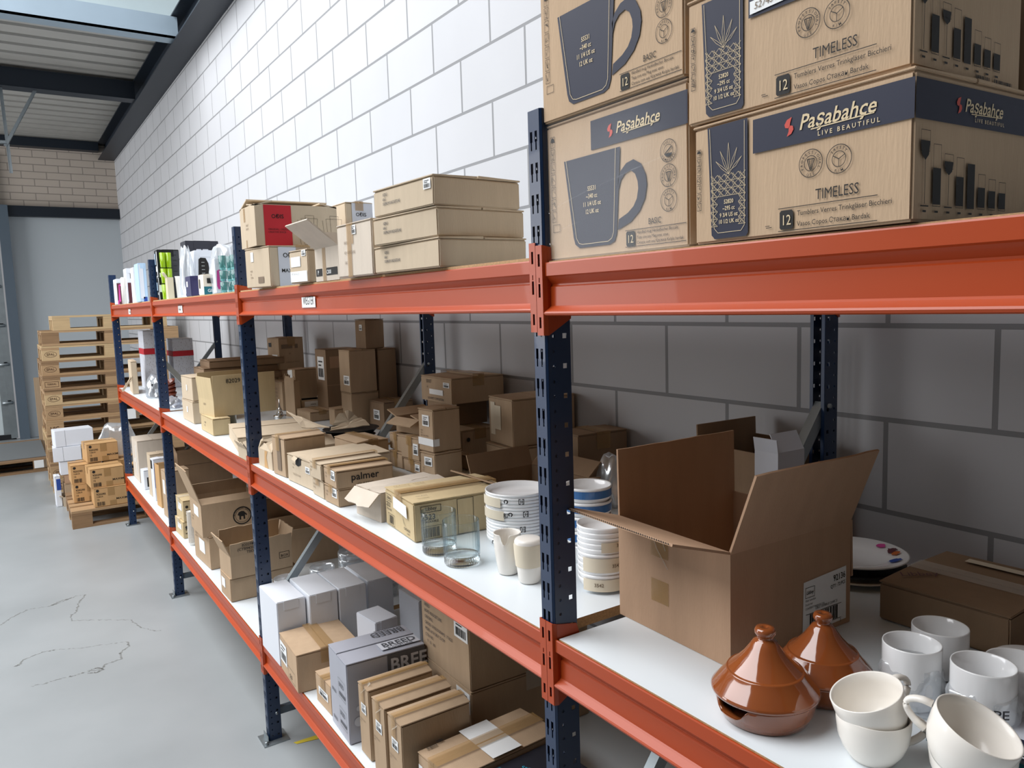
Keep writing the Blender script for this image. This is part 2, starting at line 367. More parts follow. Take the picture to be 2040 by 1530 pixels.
mb = MB(); mb.box(WX, -4, 0, WX+.2, FY+.2, 4.6); struct('wall_right', mb, 'wall_blocks')
mb = MB(); mb.box(-9, FY, 3.2, WX, FY+.2, 4.35); struct('wall_far_upper', mb, 'far_bricks')
mat('far_panel', '#bcc4c9', .6, noise=.03, nscale=1)
mb = MB(); mb.box(-.5, FY, 0, WX, FY+.2, 3.06); struct('wall_far', mb, 'far_panel')
mat('light_blocker', '#5d5b58', .8)
mb = MB(); mb.box(-9, -4.2, 0, WX, -4, 4.6); struct('light_blocker_near', mb, 'light_blocker')  # unseen dark wall added behind the camera to block light from there
# floor
m = bpy.data.materials.new('epoxy'); m.use_nodes = True; nt = m.node_tree; b = nt.nodes['Principled BSDF']; L = nt.links.new
tc = nt.nodes.new('ShaderNodeNewGeometry'); n1 = nt.nodes.new('ShaderNodeTexNoise'); n1.inputs['Scale'].default_value = 1.1; n1.inputs['Detail'].default_value = 6; L(tc.outputs['Position'], n1.inputs['Vector'])
cr = nt.nodes.new('ShaderNodeValToRGB'); cr.color_ramp.elements[0].position = .3; cr.color_ramp.elements[0].color = (*lin('#93989a'), 1); cr.color_ramp.elements[1].position = .75; cr.color_ramp.elements[1].color = (*lin('#a6abad'), 1)
L(n1.outputs['Fac'], cr.inputs[0]); L(cr.outputs[0], b.inputs['Base Color']); b.inputs['Roughness'].default_value = .32; b.inputs['Specular IOR Level'].default_value = .35
MATS['epoxy'] = m
mb = MB(); mb.box(-9, -4, -.1, WX, FY, 0); struct('floor', mb, 'epoxy')
# tide marks left by dried water: thin irregular rings on the floor
mat('stain', '#83837e', .6, alpha=.42)
def tide(pts, wd, seed):
    rnd = random.Random(seed); mb = MB(); P = []
    for (a, b), (c, d) in zip(pts, pts[1:]):
        for i in range(10): t = i/10; P.append((a+(c-a)*t+rnd.uniform(-.004, .004), b+(d-b)*t+rnd.uniform(-.006, .006)))
    for i in range(len(P)-1):
        (a, b), (c, d) = P[i], P[i+1]; q = wd*rnd.uniform(.2, 1.3); r = wd*rnd.uniform(.2, 1.3)
        mb.add([(a-q, b, .0006), (a+q*.3, b-q, .0006), (c+r*.3, d-r, .0006), (c-r, d, .0006)], [(0, 1, 2, 3)])
    return mb
TIDES = [
[(-0.875, 3.96), (-0.822, 4.051), (-0.738, 4.137), (-0.641, 4.113), (-0.583, 4.134), (-0.49, 4.2), (-0.439, 4.188), (-0.486, 4.058), (-0.508, 3.917), (-0.54, 3.867), (-0.542, 3.783), (-0.444, 3.719), (-0.366, 3.662), (-0.27, 3.583), (-0.24, 3.442), (-0.198, 3.353), (-0.155, 3.319)] ,
[(-0.817, 3.316), (-0.79, 3.332), (-0.783, 3.374), (-0.692, 3.419), (-0.637, 3.407), (-0.541, 3.353), (-0.435, 3.322), (-0.322, 3.287), (-0.325, 3.216), (-0.377, 3.157), (-0.373, 3.087), (-0.456, 3.058), (-0.466, 3.02), (-0.542, 3.034), (-0.578, 3.026), (-0.641, 3.032), (-0.698, 3.025), (-0.77, 3.03)] ,
[(-0.619, 4.122), (-0.573, 4.168), (-0.506, 4.184)] ,
[(-0.518, 3.042), (-0.481, 3.05), (-0.464, 3.01), (-0.492, 2.996), (-0.532, 3.017)] ,
]
for i, p in enumerate(TIDES): tag(tide(p, (.007, .008, .010, .010)[i], i).build('floor_stain', 'stain', None, fixn=False), kind='structure')
# ceiling: trapezoid steel deck over the far part, open skylight over the aisle
def deck_mesh(y0, y1, x0, x1):
    mb = MB(); y = y0
    while y < y1:
        for a, za, b, zb in ((0, 0, .195, 0), (.195, 0, .205, .12), (.205, .12, .265, .12), (.265, .12, .275, 0)):
            mb.add([(x0, y+a, DK+za), (x1, y+a, DK+za), (x1, y+b, DK+zb), (x0, y+b, DK+zb)], [(0, 1, 2, 3)])
        y += .275
    return mb
mat('deck_steel', '#a8a6a1', .5, metal=0, noise=.14, nscale=2.5)
mb = deck_mesh(6.35, FY, -9, WX); mb.box(-9, 6.35, DK+.125, WX, FY+.2, DK+.2); struct('ceiling', mb, 'deck_steel', fixn=False)
mb = deck_mesh(-4, 6.35, -9, -5.2); mb.box(-9, -4, DK+.125, -5.2, 6.35, DK+.2); struct('ceiling_side', mb, 'deck_steel', fixn=False)
mb = MB(); mb.box(-5.2, -4.2, DK, WX, -.3, DK+.2); struct('ceiling_near', mb, 'deck_steel')
mb = MB(); mat('upstand', '#a9b7ba', .5, noise=.06, nscale=4); mb.box(-5.2, 6.30, DK+.02, WX, 6.345, 4.85); struct('trim_1', mb, 'upstand')      # skylight upstand
mb = MB(); mb.box(-5.2, 6.18, DK-.02, .74, 6.30, DK+.04); struct('trim_2', mb, 'steel_pale')
def ibeam(x0, x1, y0, y1, z0, z1, ax, t=.012):
    mb = MB()
    if ax == 'y':
        mb.box(x0, y0, z0, x1, y1, z0+t); mb.box(x0, y0, z1-t, x1, y1, z1); c = (x0+x1)/2; mb.box(c-.005, y0, z0+t, c+.005, y1, z1-t)
    else:
        mb.box(x0, y0, z0, x1, y1, z0+t); mb.box(x0, y0, z1-t, x1, y1, z1); c = (y0+y1)/2; mb.box(x0, c-.005, z0+t, x1, c+.005, z1-t)
    return mb
struct('trim_3', ibeam(.66, .865, -4, FY, 3.90, 4.12, 'y'), 'steel_dark')
mb = ibeam(-9, .66, 8.08, 8.26, 3.92, 4.10, 'x'); mb.box(-9, 8.08, 3.93, .66, 8.09, 4.09); struct('trim_4', mb, 'steel_dark')
mb = MB(); mb.box(-9, 5.98, 3.93, .70, 6.0, 4.10); mb.box(-9, 5.98, 3.93, .70, 6.14, 3.945); mb.box(.70, 5.98, 3.93, .80, 6.14, 3.94); struct('trim_5', mb, 'steel_pale')
mb = MB(); mb.box(-9, FY-.16, 4.0, .66, FY, 4.12); struct('trim_6', mb, 'steel_dark')
mb = MB(); mb.box(-.62, FY-.12, 3.06, WX, FY, 3.20); struct('trim_7', mb, 'steel_dark')
mb = MB(); mb.box(-.62, FY-.16, 0, -.5, FY, 3.20); struct('trim_8', mb, 'steel_slate')
# sectional door beside the column
mb = MB()
for k in range(6): mb.box(-4, FY-.02, .03+k*.53, -.66, FY+.05, .03+k*.53+.524)
d1 = tag(mb.build('door_1', 'door_panel'), kind='structure')
mb = MB(); mb.box(-.72, FY-.10, .02, -.66, FY-.06, 3.9); mb.box(-.66, FY-.10, .02, -.64, FY-.02, 3.9); mb.box(-.80, FY-.05, .02, -.72, FY-.03, 3.4); mb.build('door_track', 'galv', d1)
for k in range(6):
    mb = MB(); mb.box(-.80, FY-.10, .50+k*.53, -.68, FY-.05, .55+k*.53); mb.tube([(-.78, FY-.12, .52+k*.53), (-.66, FY-.12, .52+k*.53)], .018); mb.build('hinge_roller', 'galv', d1)
mb = MB(); mb.box(-4, FY-.06, 0, -.66, FY-.02, .07); mb.build('bottom_seal', 'blackmat', d1)
# slotted angle hanger carrying the door rail
h = thing('rail_hanger', 'slotted galvanised angle hanger hanging from the dark roof beam above the loading door', 'bracket', (-.52, 8.17, 3.10))
def slotted(a, b, name):
    a = Vector(a); b = Vector(b); Ln = (b-a).length; n = int(Ln/.05)
    V, F = sheet(.032, Ln, [(.012, .012+k*.05, .020, .037+k*.05) for k in range(n)], [], lambda u, v: (u, 0, v))
    mb = MB(); mb.add(V, F); mb.box(0, 0, 0, .002, .03, Ln); o = mb.build(name, 'galv', h, loc=a); solid(o, .002)
    o.rotation_euler = (b-a).to_track_quat('Z', 'Y').to_euler(); return o
slotted((0, 0, 0), (-.02, 0, .82), 'hanger_strut'); slotted((0, -.01, .25), (.30, -.01, .82), 'diagonal_strut'); slotted((-.6, -.02, .27), (.0, -.02, .28), 'rail_strut')

# ------------------------------------------------------------ pallet racking
B, WU, DU, DR = 1.9, .036, .049, .80
ZT = {'T': 1.747, 'M': 1.106, 'L': .396}
SAG = lambda k, l: .005 if (k, l) == (-1, 'T') else 0
def post_mesh():
    H = 1.985; n = 39; e = .003; rects = []
    for k in range(n):
        z = .035+k*.05
        for u in (.006, .019): rects += [(u, z, u+.0065, z+.017), (u+.0015, z-.013, u+.005, z+.0)]
    mb = MB(); V, F = sheet(WU-2*e, H, rects, [], lambda u, v: (0, e+u, v)); mb.add(V, F)
    rr = [(.011, .022+k*.025, .0030) for k in range(78)]+[(.034, .022+k*.05, .0042) for k in range(39)]
    V, F = sheet(DU-e, H, [], rr, lambda u, v: (e+u, 0, v)); mb.add(V, F)
    V, F = sheet(DU-e, H, [], rr, lambda u, v: (e+u, WU, v)); mb.add(V, F)
    mb.add([(0, e, 0), (e, 0, 0), (e, 0, H), (0, e, H)], [(0, 1, 2, 3)]); mb.add([(0, WU-e, 0), (e, WU, 0), (e, WU, H), (0, WU-e, H)], [(0, 1, 2, 3)])
    mb.add([(DU, 0, 0), (DU, .008, 0), (DU, .008, H), (DU, 0, H), (DU, WU, 0), (DU, WU-.008, 0), (DU, WU-.008, H), (DU, WU, H)], [(0, 1, 2, 3), (4, 5, 6, 7)])
    return mb
def make_frame():
    t = thing('upright_frame', 'x', 'rack frame', (0, 0, 0), 0, 'blue perforated upright frames of the racking')
    p = post_mesh().build('post', 'navy', t, fixn=False); solid(p, .0016, 0)
    q = link('post', p.data, t, (DR, 0, 0)); q.scale = (-1, 1, 1); solid(q, .0016, 0)
    for s in (0, 1):
        x = -.028 if s == 0 else DR-.072
        mb = MB(); mb.box(x, -.03, 0, x+.10, WU+.03, .004); mb.box(x+.02, -.012, 0, x+.022, WU+.012, .03); mb.tube([(x+.012, -.018, 0), (x+.012, -.018, .016)], .007, 6); mb.build('foot_plate', 'galv', t)
    def brace(z0, z1, m='galv'):
        mb = MB(); mb.bar((.03, WU/2, z0), (DR-.03, WU/2, z1), .022, .028); mb.build('brace', m, t)
        for x, z in ((.034, z0), (DR-.034, z1)):
            mb = MB(); mb.tube([(x, -.006, z), (x, WU+.004, z)], .0055, 6); mb.build('bolt', 'galv', t)
    brace(.11, .11, 'steel_slate')
    return t, brace
FR = []
names = ['blue upright frame under the mug boxes, beside the large open carton', 'blue upright frame in front of the four tall white boxes', 'blue upright frame beside the grey bagged parcel', 'blue upright frame at the far end of the racking by the pallets', 'blue upright frame at the end of the racking nearest the camera, out of frame']
for k, nm in zip((0, 1, 2, 3), names):
    t, br = make_frame(); t.location = (0, k*B, 0); t['label'] = nm
    if k == 2: br(1.41, .45)
    else: br(.50, 1.43)
    FR.append(t)
def beam_meshes():
    L0, L1 = 0, B-WU
    prof = [(.038, -.086), (.038, -.018), (.0045, -.018), (.0045, -.001), (.003, 0), (.001, 0), (0, -.002), (0, -.0215), (.0025, -.0235), (.0125, -.0350), (.0125, -.0375), (.0095, -.0395), (.0090, -.0700), (.0065, -.0725), (-.0025, -.0790), (-.0040, -.0815), (-.0030, -.0845), (.001, -.086)]
    mb = MB(); mb.extrude(prof, L0, L1); return mb
def bracket(sgn):
    """L shaped end bracket; sgn +1: beam starts here and the post is at y<0"""
    holes = [(.006, .012, .0115, .030), (.006, .062, .0115, .084), (.0075, .086, .010, .094), (.006, .112, .0115, .132)]
    V, F = sheet(.0172, .146, holes, [], lambda u, v: (-.0035, -sgn*(u+.0002), v-.118))
    mb = MB(); mb.add(V, F)
    mb.add([(-.0035, 0, -.118), (.004, sgn*.0022, -.118), (.004, sgn*.0022, .026), (-.0035, 0, .028)], [(0, 1, 2, 3)])
    mb.add([(.004, sgn*.0022, -.118), (.050, sgn*.0022, -.092), (.052, sgn*.0022, .0), (.046, sgn*.0022, .018), (.004, sgn*.0022, .026)], [(0, 1, 2, 3, 4)])
    return mb
bp0 = beam_meshes().build('rail', 'orange', fixn=True); bp1 = bracket(1).build('end_bracket', 'orange', fixn=False); bp2 = bracket(-1).build('end_bracket', 'orange', fixn=False)
BMESH = (bp0.data, bp1.data, bp2.data)
for o in (bp0, bp1, bp2): bpy.data.objects.remove(o)
lev = {'T': 'top', 'M': 'middle', 'L': 'bottom'}
bay = {-1: 'the tagine bay', 0: 'the tumbler bay', 1: 'the elephant box bay', 2: 'the pallet end bay'}
BEAMS = {}
for k in (-1, 0, 1, 2):
    for l in 'TML':
        for side in (0, 1):
            t = thing('rack_beam', 'orange beam at the %s of the %s shelf, %s' % (('front', 'back')[side], lev[l], bay[k]), 'shelf beam', (DR if side else 0, k*B+WU, ZT[l]-SAG(k, l)), 0, 'orange beams of the racking', 'thing')
            if side: t.scale = (-1, 1, 1)
            link('rail', BMESH[0], t)
            for me, y in ((BMESH[1], 0), (BMESH[2], B-WU)): solid(link('end_bracket', me, t, (0, y, 0)), .0018, 0)
            BEAMS[k, l, side] = t
def note(k, y, w, h, s):
    t = BEAMS[k, 'T', 0]; mb = MB(); mb.box(.0064, y, -.034-h, .0072, y+w, -.034); o = mb.build('price_note', 'paper', t)
    o['label'] = 'white paper note'
    mb = MB(); V, F = textmesh(s, 0); kx = w*.8/max(v[0] for v in V); mb.add([(.0061, y+w*.9-v[0]*kx, -.034-h*.72+v[1]*kx*1.5) for v in V], F); mb.build('note_lettering', 'ink', o, fixn=False)
note(0, 1.07, .115, .030, 'WEGTER'); note(1, 1.05, .10, .034, '851'); note(2, .9, .09, .034, '42')
# shelf boards
for k in (-1, 0, 1, 2):
    for l, top in (('T', 1.7525), ('M', 1.107), ('L', .397)):
        t0 = .0002; top -= .0085 if SAG(k, l) else 0; zb = ZT[l]-SAG(k, l)-.018+t0; y0 = k*B+WU+.006; y1 = (k+1)*B-.006
        mb = MB(); mb.box(.0055, y0, zb, DR-.0055, y1, top)
        mb.m = [0, 1, 0, 0, 0, 0]
        tag(mb.build('shelf_board', ['chipboard', 'melamine'], fixn=False), 'white laminated board of the %s shelf, %s' % (lev[l], bay[k]), 'shelf board', 'white boards of the racking')
# ------------------------------------------------------------ top shelf, nearest bay: printed glassware cartons
T, M, Lo = 1.7445, 1.1075, .3975
def umbrella_icons(d, u, v0, v1, w):
    n = 7; s = (v1-v0)/n
    for i in range(n):
        v = v0+i*s; d.frame(u, v, u+w, v+s*.88, .0006)
        if i == n-1:
            d.poly([(u+w*.1, v+s*.45)]+[(u+w*.5+w*.4*math.cos(PI-k*PI/6), v+s*.45+s*.35*math.sin(k*PI/6)) for k in range(7)]); d.rect(u+w*.47, v+s*.1, u+w*.53, v+s*.5)
        elif i == n-2:
            d.line([(u+w*.25, v+s*.75), (u+w*.35, v+s*.45), (u+w*.65, v+s*.45), (u+w*.75, v+s*.75)], .0008); d.line([(u+w*.5, v+s*.45), (u+w*.5, v+s*.15)], .0008); d.line([(u+w*.3, v+s*.13), (u+w*.7, v+s*.13)], .0008)
        else:
            for q in range(4): d.line([(u+w*random.uniform(.1, .9), v+s*random.uniform(.1, .8)), (u+w*random.uniform(.1, .9), v+s*random.uniform(.1, .8))], .0006)
def stamps(d, items):
    for kind, cx, cy, r in items:
        d.ring(cx, cy, r, .0008); d.ring(cx, cy, r*.55, .0007)
        if kind == 'pro':
            d.arctext('PROFESSIONAL', cx, cy, r*.66, r*.2, PI/2, .37); d.arctext('USE', cx, cy, r*.9, r*.2, -PI/2, .3, True)
            d.line([(cx-r*.3, cy+r*.3), (cx-r*.05, cy-r*.45), (cx+r*.05, cy-r*.45), (cx+r*.3, cy+r*.3), (cx-r*.3, cy+r*.3)], .0010); d.line([(cx-r*.15, cy+r*.3), (cx, cy-r*.4), (cx+r*.15, cy+r*.3)], .0007)
        if kind == 'safe':
            d.arctext('SAFETY', cx, cy, r*.66, r*.2, PI/2, .33); d.arctext('RIM', cx, cy, r*.9, r*.2, -PI/2, .3, True)
            for a in (PI/6, 5*PI/6, -PI/2): d.line([(cx, cy), (cx+r*.55*math.cos(a), cy+r*.55*math.sin(a))], .0008)
        if kind == 'full':
            d.arctext('FULLY', cx, cy, r*.66, r*.2, PI/2, .33); d.arctext('TEMPERED', cx, cy, r*.9, r*.2, -PI/2, .3, True)
            d.line([(cx-r*.35, cy-r*.2), (cx+r*.35, cy+r*.3)], .0016); d.poly([(cx+r*.5*math.cos(a), cy+r*.5*math.sin(a)) for a in [-2.7+k*.28 for k in range(9)]])
def swoosh(d, cx, cy, s):
    d.poly([(cx+s*.35, cy+s*.95), (cx-s*.25, cy+s*.75), (cx-s*.55, cy+s*.3), (cx-s*.45, cy-s*.02), (cx-s*.1, cy-s*.12), (cx+s*.12, cy+s*.08), (cx+s*.15, cy+s*.35)])
    d.poly([(cx-s*.25, cy-s*.95), (cx+s*.3, cy-s*.75), (cx+s*.58, cy-s*.35), (cx+s*.5, cy+s*.02), (cx+s*.2, cy+s*.12), (cx-s*.02, cy-s*.1), (cx-s*.02, cy-s*.45)])
def brand(t, f, u, v, h, tagline=True):
    d = D(t, f); d.off = .0016; swoosh(d, u-h*.75, v+h*.35, h*.62); d.done('redlogo')
    d = D(t, f); d.off = .0016; d.text('Paşabahçe', u, v, h*.95, 'l', 1, .95, 0, .25); d.line([(u+h*.9, v-h*.12), (u+h*5.2, v-h*.02)], h*.07)
    if tagline: d.text('L I V E   B E A U T I F U L', u+h*1.4, v-h*.62, h*.28, 'l', 1)
    d.done('inkkraft', 'brand_lettering', 'cream lettering')
def caption(d, u, v, w, vt, head, hh, rows, h, tu):
    d.text(head, u+w*.40, vt+.005, hh, 'l', 0, .80); d.rect(u, vt, u+w, vt+.0008); d.rect(u, v, u+w, v+.0008)
    cx, cy = u+.011, (v+vt)/2; a, b = .009, .0105
    d.poly([(cx+a*c, cy+b*q) for c, q in [(-1, -.8), (-.8, -1), (.8, -1), (1, -.8), (1, .8), (.8, 1), (-.8, 1), (-1, .8)]])
    for i, r in enumerate(rows): d.text(r, u+tu, vt-(i+.82)*((vt-v-.002)/len(rows)), h, 'l', 0, .92)
def badge12(t, f, u, v, vt):
    d = D(t, f); d.off = .0016; d.text('12', u+.011, (v+vt)/2-.0058, .0115, 'c', 0, .85); d.done('inkkraft')
def mug_carton(label, z, x, dims, mats='kp', shiny=False):
    t = carton(label, x, -.303, z, 0, .40, .305, dims, mats, 'y', None, 'mug_box')
    W, H = .305, dims
    d = D(t, 'a'); d.poly([(.046, .150), (.066, .032), (.070, .021), (.080, .015), (.150, .015), (.161, .019), (.166, .030), (.176, .150)])
    A = [(.170, .104), (.176, .116), (.188, .125), (.203, .128), (.218, .120), (.227, .104), (.229, .090), (.225, .072), (.214, .056), (.196, .043), (.168, .034)]
    Bq = [(.171, .090), (.176, .103), (.185, .111), (.197, .114), (.206, .108), (.211, .097), (.212, .087), (.209, .074), (.202, .064), (.190, .056), (.171, .049)]
    for i in range(10): d.poly([A[i], A[i+1], Bq[i+1], Bq[i]])
    d.rect(.112, .156, W, .198); d.done('navy_ink', 'mug_picture', 'navy blue printed mug silhouette')
    d = D(t, 'a'); d.off = .0016
    for i, s in enumerate(('55531', '~340 cc', '11 1/4 US oz', '12 UK oz')): d.text(s, .112, .098-i*.0112, .0068, 'c', 1, .85)
    d.line([(.052, .150), (.074, .030), (.080, .022), (.088, .020), (.148, .020), (.156, .024), (.160, .032), (.167, .150)], .0008); d.done('inkkraft')
    brand(t, 'a', .168, .170, .0165, False)
    d = D(t, 'a'); umbrella_icons(d, .012, .060, .195, .011); d.frame(.014, .044, .032, .056, .0006)
    stamps(d, [('full', .270, .128, .0150), ('pro', .270, .096, .0150), ('safe', .270, .064, .0150)])
    caption(d, .184, .008, .117, .031, 'BASIC', .0085, ('Handled mug Henkelbecher Boccale', 'Taza con asa Mug avec anse', 'Caneca com asa Кружка Kulplu bardak'), .0042, .024); d.done('ink')
    badge12(t, 'a', .184, .008, .031)
    if shiny:
        mb = MB(); e = .0035; n = 14
        for i in range(n):
            y0, y1 = W*i/n, W*(i+1)/n
            mb.add([(-e, y0, 0), (-e, y1, 0), (-e, y1, H+.001), (-e, y0, H+.001)], [(0, 1, 2, 3)])
        for a, b, c, q in ((.004, .078, .12, .100), (.12, .100, .300, .126), (.034, .046, .085, .054)):
            mb.tube([(-e-.0008, W-a, b), (-e-.0008, W-(a+c)/2, (b+q)/2+.001), (-e-.0008, W-c, q)], .0009, 5)
        mb.build('stretch_film', 'stretch', t, fixn=False)['label'] = 'clear glossy stretch film with white creases'
    return t
mug_carton('lower printed mug carton wrapped in glossy stretch film beside the post', T, .012, .212, shiny=True)
mug_carton('upper printed mug carton resting on the film wrapped mug carton', T+.214, .006, .212)
def tumbler_carton(label, z, y, rz, h, x=-.004):
    lx, ly = .222, .287
    t = carton(label, x, y, z, rz, lx, ly, h, 'kp', 'y', None, 'tumbler_box', rag=.5)
    d = D(t, 'a'); u0, u1 = .025, .087
    d.poly([(u0, .140), (u0+.006, .010), (u0+.011, .005), (u1-.002, .005), (u1+.001, .009), (u1, .140)]); d.rect(.095, h-.048, ly, h-.010); d.done('navy_ink', 'tumbler_picture', 'navy blue printed cut glass tumbler')
    d = D(t, 'a'); d.off = .0016; cx = .059
    for k in range(-2, 3):
        a = PI/2-k*.42; L = .037-.005*abs(k)
        d.line([(cx+.004*math.cos(a), .082+.004*math.sin(a)), (cx+L*.5*math.cos(a-.10), .080+L*.5*math.sin(a-.10)), (cx+L*math.cos(a), .080+L*math.sin(a)), (cx+L*.5*math.cos(a+.10), .080+L*.5*math.sin(a+.10)), (cx, .080)], .0004)
    for r in range(7):
        for c in range(5):
            a, b, s = u0+.006+c*.0108, .020+r*.0088, .0106
            if 1 <= c <= 3 and r < 4: continue
            d.line([(a, b), (a+s, b+s*.8)], .0004); d.line([(a+s, b), (a, b+s*.8)], .0004); d.line([(a, b), (a+s, b)], .0004); d.line([(a+s/2, b), (a, b+s*.8)], .0003); d.line([(a+s*.75, b), (a+s*.25, b+s*.8)], .0003)
    d.line([(.029, .138), (.036, .018), (.042, .012), (.078, .012), (.083, .018), (.083, .138)], .0006)
    for i, s in enumerate(('52820', '~295 cc', '9 3/4 US oz', '10 1/2 UK oz')): d.text(s, cx, .046-i*.0078, .0050, 'c', 1, .85)
    d.done('inkkraft')
    brand(t, 'a', .158, h-.034, .017)
    d = D(t, 'a'); umbrella_icons(d, .007, .042, .118, .007)
    stamps(d, [('pro', .173, .074, .0150), ('safe', .207, .073, .0150)])
    caption(d, .131, .005, .120, .030, 'TIMELESS', .0115, ('Tumblers Verres Trinkgläser Bicchieri', 'Vasos Copos Стакан Bardak'), .0056, .025)
    d.rect(.113, .0125, .119, .0132); d.rect(.114, .0105, .122, .0112); d.done('ink')
    badge12(t, 'a', .131, .005, .030)
    d = D(t, 'n'); d.rect(0, h-.048, lx, h-.010); d.done('navy_ink'); brand(t, 'n', .085, h-.034, .014)
    d = D(t, 'n'); 
    for i, (hh, ty) in enumerate(((.072, 's'), (.060, 't'), (.052, 's'), (.050, 't'), (.045, 'd'), (.036, 't'), (.032, 't'), (.030, 't'))):
        u = .018+i*.021; b = .016
        if ty == 's':
            d.frame(u-.008, b+hh*.72, u+.008, b+hh, .0005); d.poly([(u-.008, b+hh*.86), (u+.008, b+hh*.86), (u+.006, b+hh*.68), (u, b+hh*.6), (u-.006, b+hh*.68)]); d.line([(u, b+hh*.6), (u, b+.002)], .0008); d.line([(u-.007, b), (u+.007, b)], .0012)
        elif ty == 't': d.frame(u-.007, b, u+.007, b+hh, .0005); d.rect(u-.0065, b+.002, u+.0065, b+hh*.62)
        else: d.rect(u-.007, b, u+.007, b+hh)
        d.rect(u-.003, b-.006, u+.003, b-.004)
    d.barcode(.120, .000, .150, .008); d.barcode(.160, .000, .20, .008); d.done('ink')
    return t
tumbler_carton('lower printed tumbler carton with navy band overhanging the orange beam', T, -.606, -1.5, .1455)
t4 = tumbler_carton('upper printed tumbler carton carrying a handwritten white tape', T+.148, -.598, .3, .150, .004)
d = D(t4, 'a'); d.off = .0022; d.poly([(.098, .105), (.150, .107), (.150, .121), (.098, .119)]); d.done('paper', 'paper_tape', 'white paper tape')
d = D(t4, 'a'); d.off = .0028; d.text('527431', .104, .109, .0075, 'l', 0, 1, .04, .2); d.done('faint')
carton('plain kraft carton hidden behind the lower tumbler carton', .235, -.60, T, 0, .22, .27, .146, 'kb')
carton('plain kraft carton behind the upper tumbler carton', .240, -.60, T+.149, 0, .22, .27, .150, 'kb')

T = 1.753
# ------------------------------------------------------------ top shelf, second bay
SH = ('10Z0G1', '6/6x1', 'SOEPKOP SI BUDGETLINE')
for i, (x, y, a, ly, nm, lx) in enumerate([(-.012, .330, 1, .300, 'bottom', .212), (-.010, .338, 4.5, .262, 'middle', .222), (-.016, .338, 3, .256, 'top', .215)]):
    t = carton('long flat kraft carton, %s of the three stacked by the blue post' % nm, x, y, T+i*.0605, a, lx, ly, .0595, 'kl', 'y', None, group='three stacked soup bowl cartons')
    smudge(t, 'a', .18, .70, .8, SH, 'darkgrey', .006, 1.6, 1)
    if i == 2: sticker(t, 'a', .86, .56, .97, .90)
t = carton('tall pale carton with a brown tape strip beside the flat stacked cartons', -.018, .640, T, 2, .28, .195, .128, 'kw', 'y', None)
d = D(t, 'a'); d.rect(.060, 0, .085, .127); d.rect(.086, .078, .097, .127); d.done('tape', 'packing_tape'); sticker(t, 'a', .46, .78, .58, .95)
smudge(t, 'a', .22, .62, .8, ('BRON', '', 'KB + BONE DURE', '', 'GRC'), 'faint', .007)
t = open_carton('small white open carton with raised brown flaps and a black label band', .004, .905, T, 0, .22, .175, .090, 'kw', {'a': (38, .10), 'w': (95, .07), 'f': (80, .05)}, inner='kb')
d = D(t, 'a'); d.rect(.005, .014, .052, .034); d.rect(.085, .014, .165, .034); d.done('ink', 'label_band', 'black printed label band'); d = D(t, 'a'); d.rect(.058, .0, .083, .09); d.done('tape', 'packing_tape')
d = D(t, 'a'); d.off = .0016; d.text('P', .020, .018, .012, 'l', 1); d.text('C000', .088, .018, .011, 'l', 1); d.done('paper')
t = carton('small cube carton with white labels in front of the ODIS cartons', -.008, 1.108, T, 6, .075, .122, .094, 'kl', 'y', 'clear_tape')
sticker(t, 'a', .10, .50, .62, .80, False); sticker(t, 'a', .70, .80, .92, .98); d = D(t, 'a'); d.rect(.006, .004, .116, .034); d.done('paper', 'paper_patch', 'pale taped paper'); smudge(t, 'a', .1, .25, .8, ('SPRT 500 HALLTZ',), 'faint', .006)
t = carton('lower ODIS carton with grey printed panel at the bay corner', -.012, 1.452, T, 7, .23, .195, .129, 'kl', 'y', 'tape')
d = D(t, 'n'); d.rect(.030, .0, .165, .125); d.done('whitegrey', 'grey_panel', 'grey printed panel'); d = D(t, 'n'); d.off = .0016; d.text('OĐIS', .045, .092, .015, 'l', 1); d.text('MAXIM', .038, .045, .012, 'l', 1); d.done('ink')
sticker(t, 'a', .25, .66, .36, .90, False); d = D(t, 'a'); d.rect(.10, .014, .145, .034); d.done('faint'); smudge(t, 'a', .2, .4, .8, ('MADE', 'IN', 'CHINA'), 'faint', .006)
t = open_carton('upper ODIS carton with red printed panel and slightly lifted lid', -.030, 1.518, T+.134, 0, .275, .178, .132, 'kl', {'n': (173, .092), 'f': (163, .092), 'a': (165, .06), 'w': (168, .06)})
d = D(t, 'n'); d.rect(.028, 0, .118, .130); d.done('red', 'red_panel', 'red printed panel')
d = D(t, 'n'); d.off = .0016; d.text('OĐIS', .052, .088, .013, 'l', 1); d.text('ORIGINAL - DESIGN', .040, .050, .0055); d.text('CREATIVE SPACE', .040, .041, .0055); 
for k in (0, 1):
    u = .150+k*.085; d.line([(u, .09), (u+.008, .004), (u+.048, .004), (u+.056, .09), (u, .09)], .0008); d.line([(u-.012, .085), (u-.004, .004)], .0008); d.line([(u+.014, .1), (u+.018, .02)], .0008); d.line([(u+.014, .1), (u+.044, .1), (u+.040, .02)], .0008)
d.done('ink'); d = D(t, 'a'); d.rect(.045, .085, .065, .13); d.rect(.060, .0, .075, .025); d.done('tape', 'packing_tape'); smudge(t, 'a', .38, .52, .7, ('WINE SET', 'OPRATED'), 'faint', .007)
carton('plain kraft carton supporting the small ODIS carton at the back', .30, 1.60, T, 0, .24, .24, .212, 'kb')
t = carton('small ODIS carton with grey panel on top at the back', .32, 1.625, T+.215, 1, .105, .205, .085, 'kl', 'y', 'tape')
d = D(t, 'n'); d.rect(.024, 0, .104, .082); d.done('whitegrey', 'grey_panel', 'grey printed panel'); d = D(t, 'n'); d.off = .0016; d.text('OĐIS', .038, .036, .013, 'l', 1); d.done('ink')

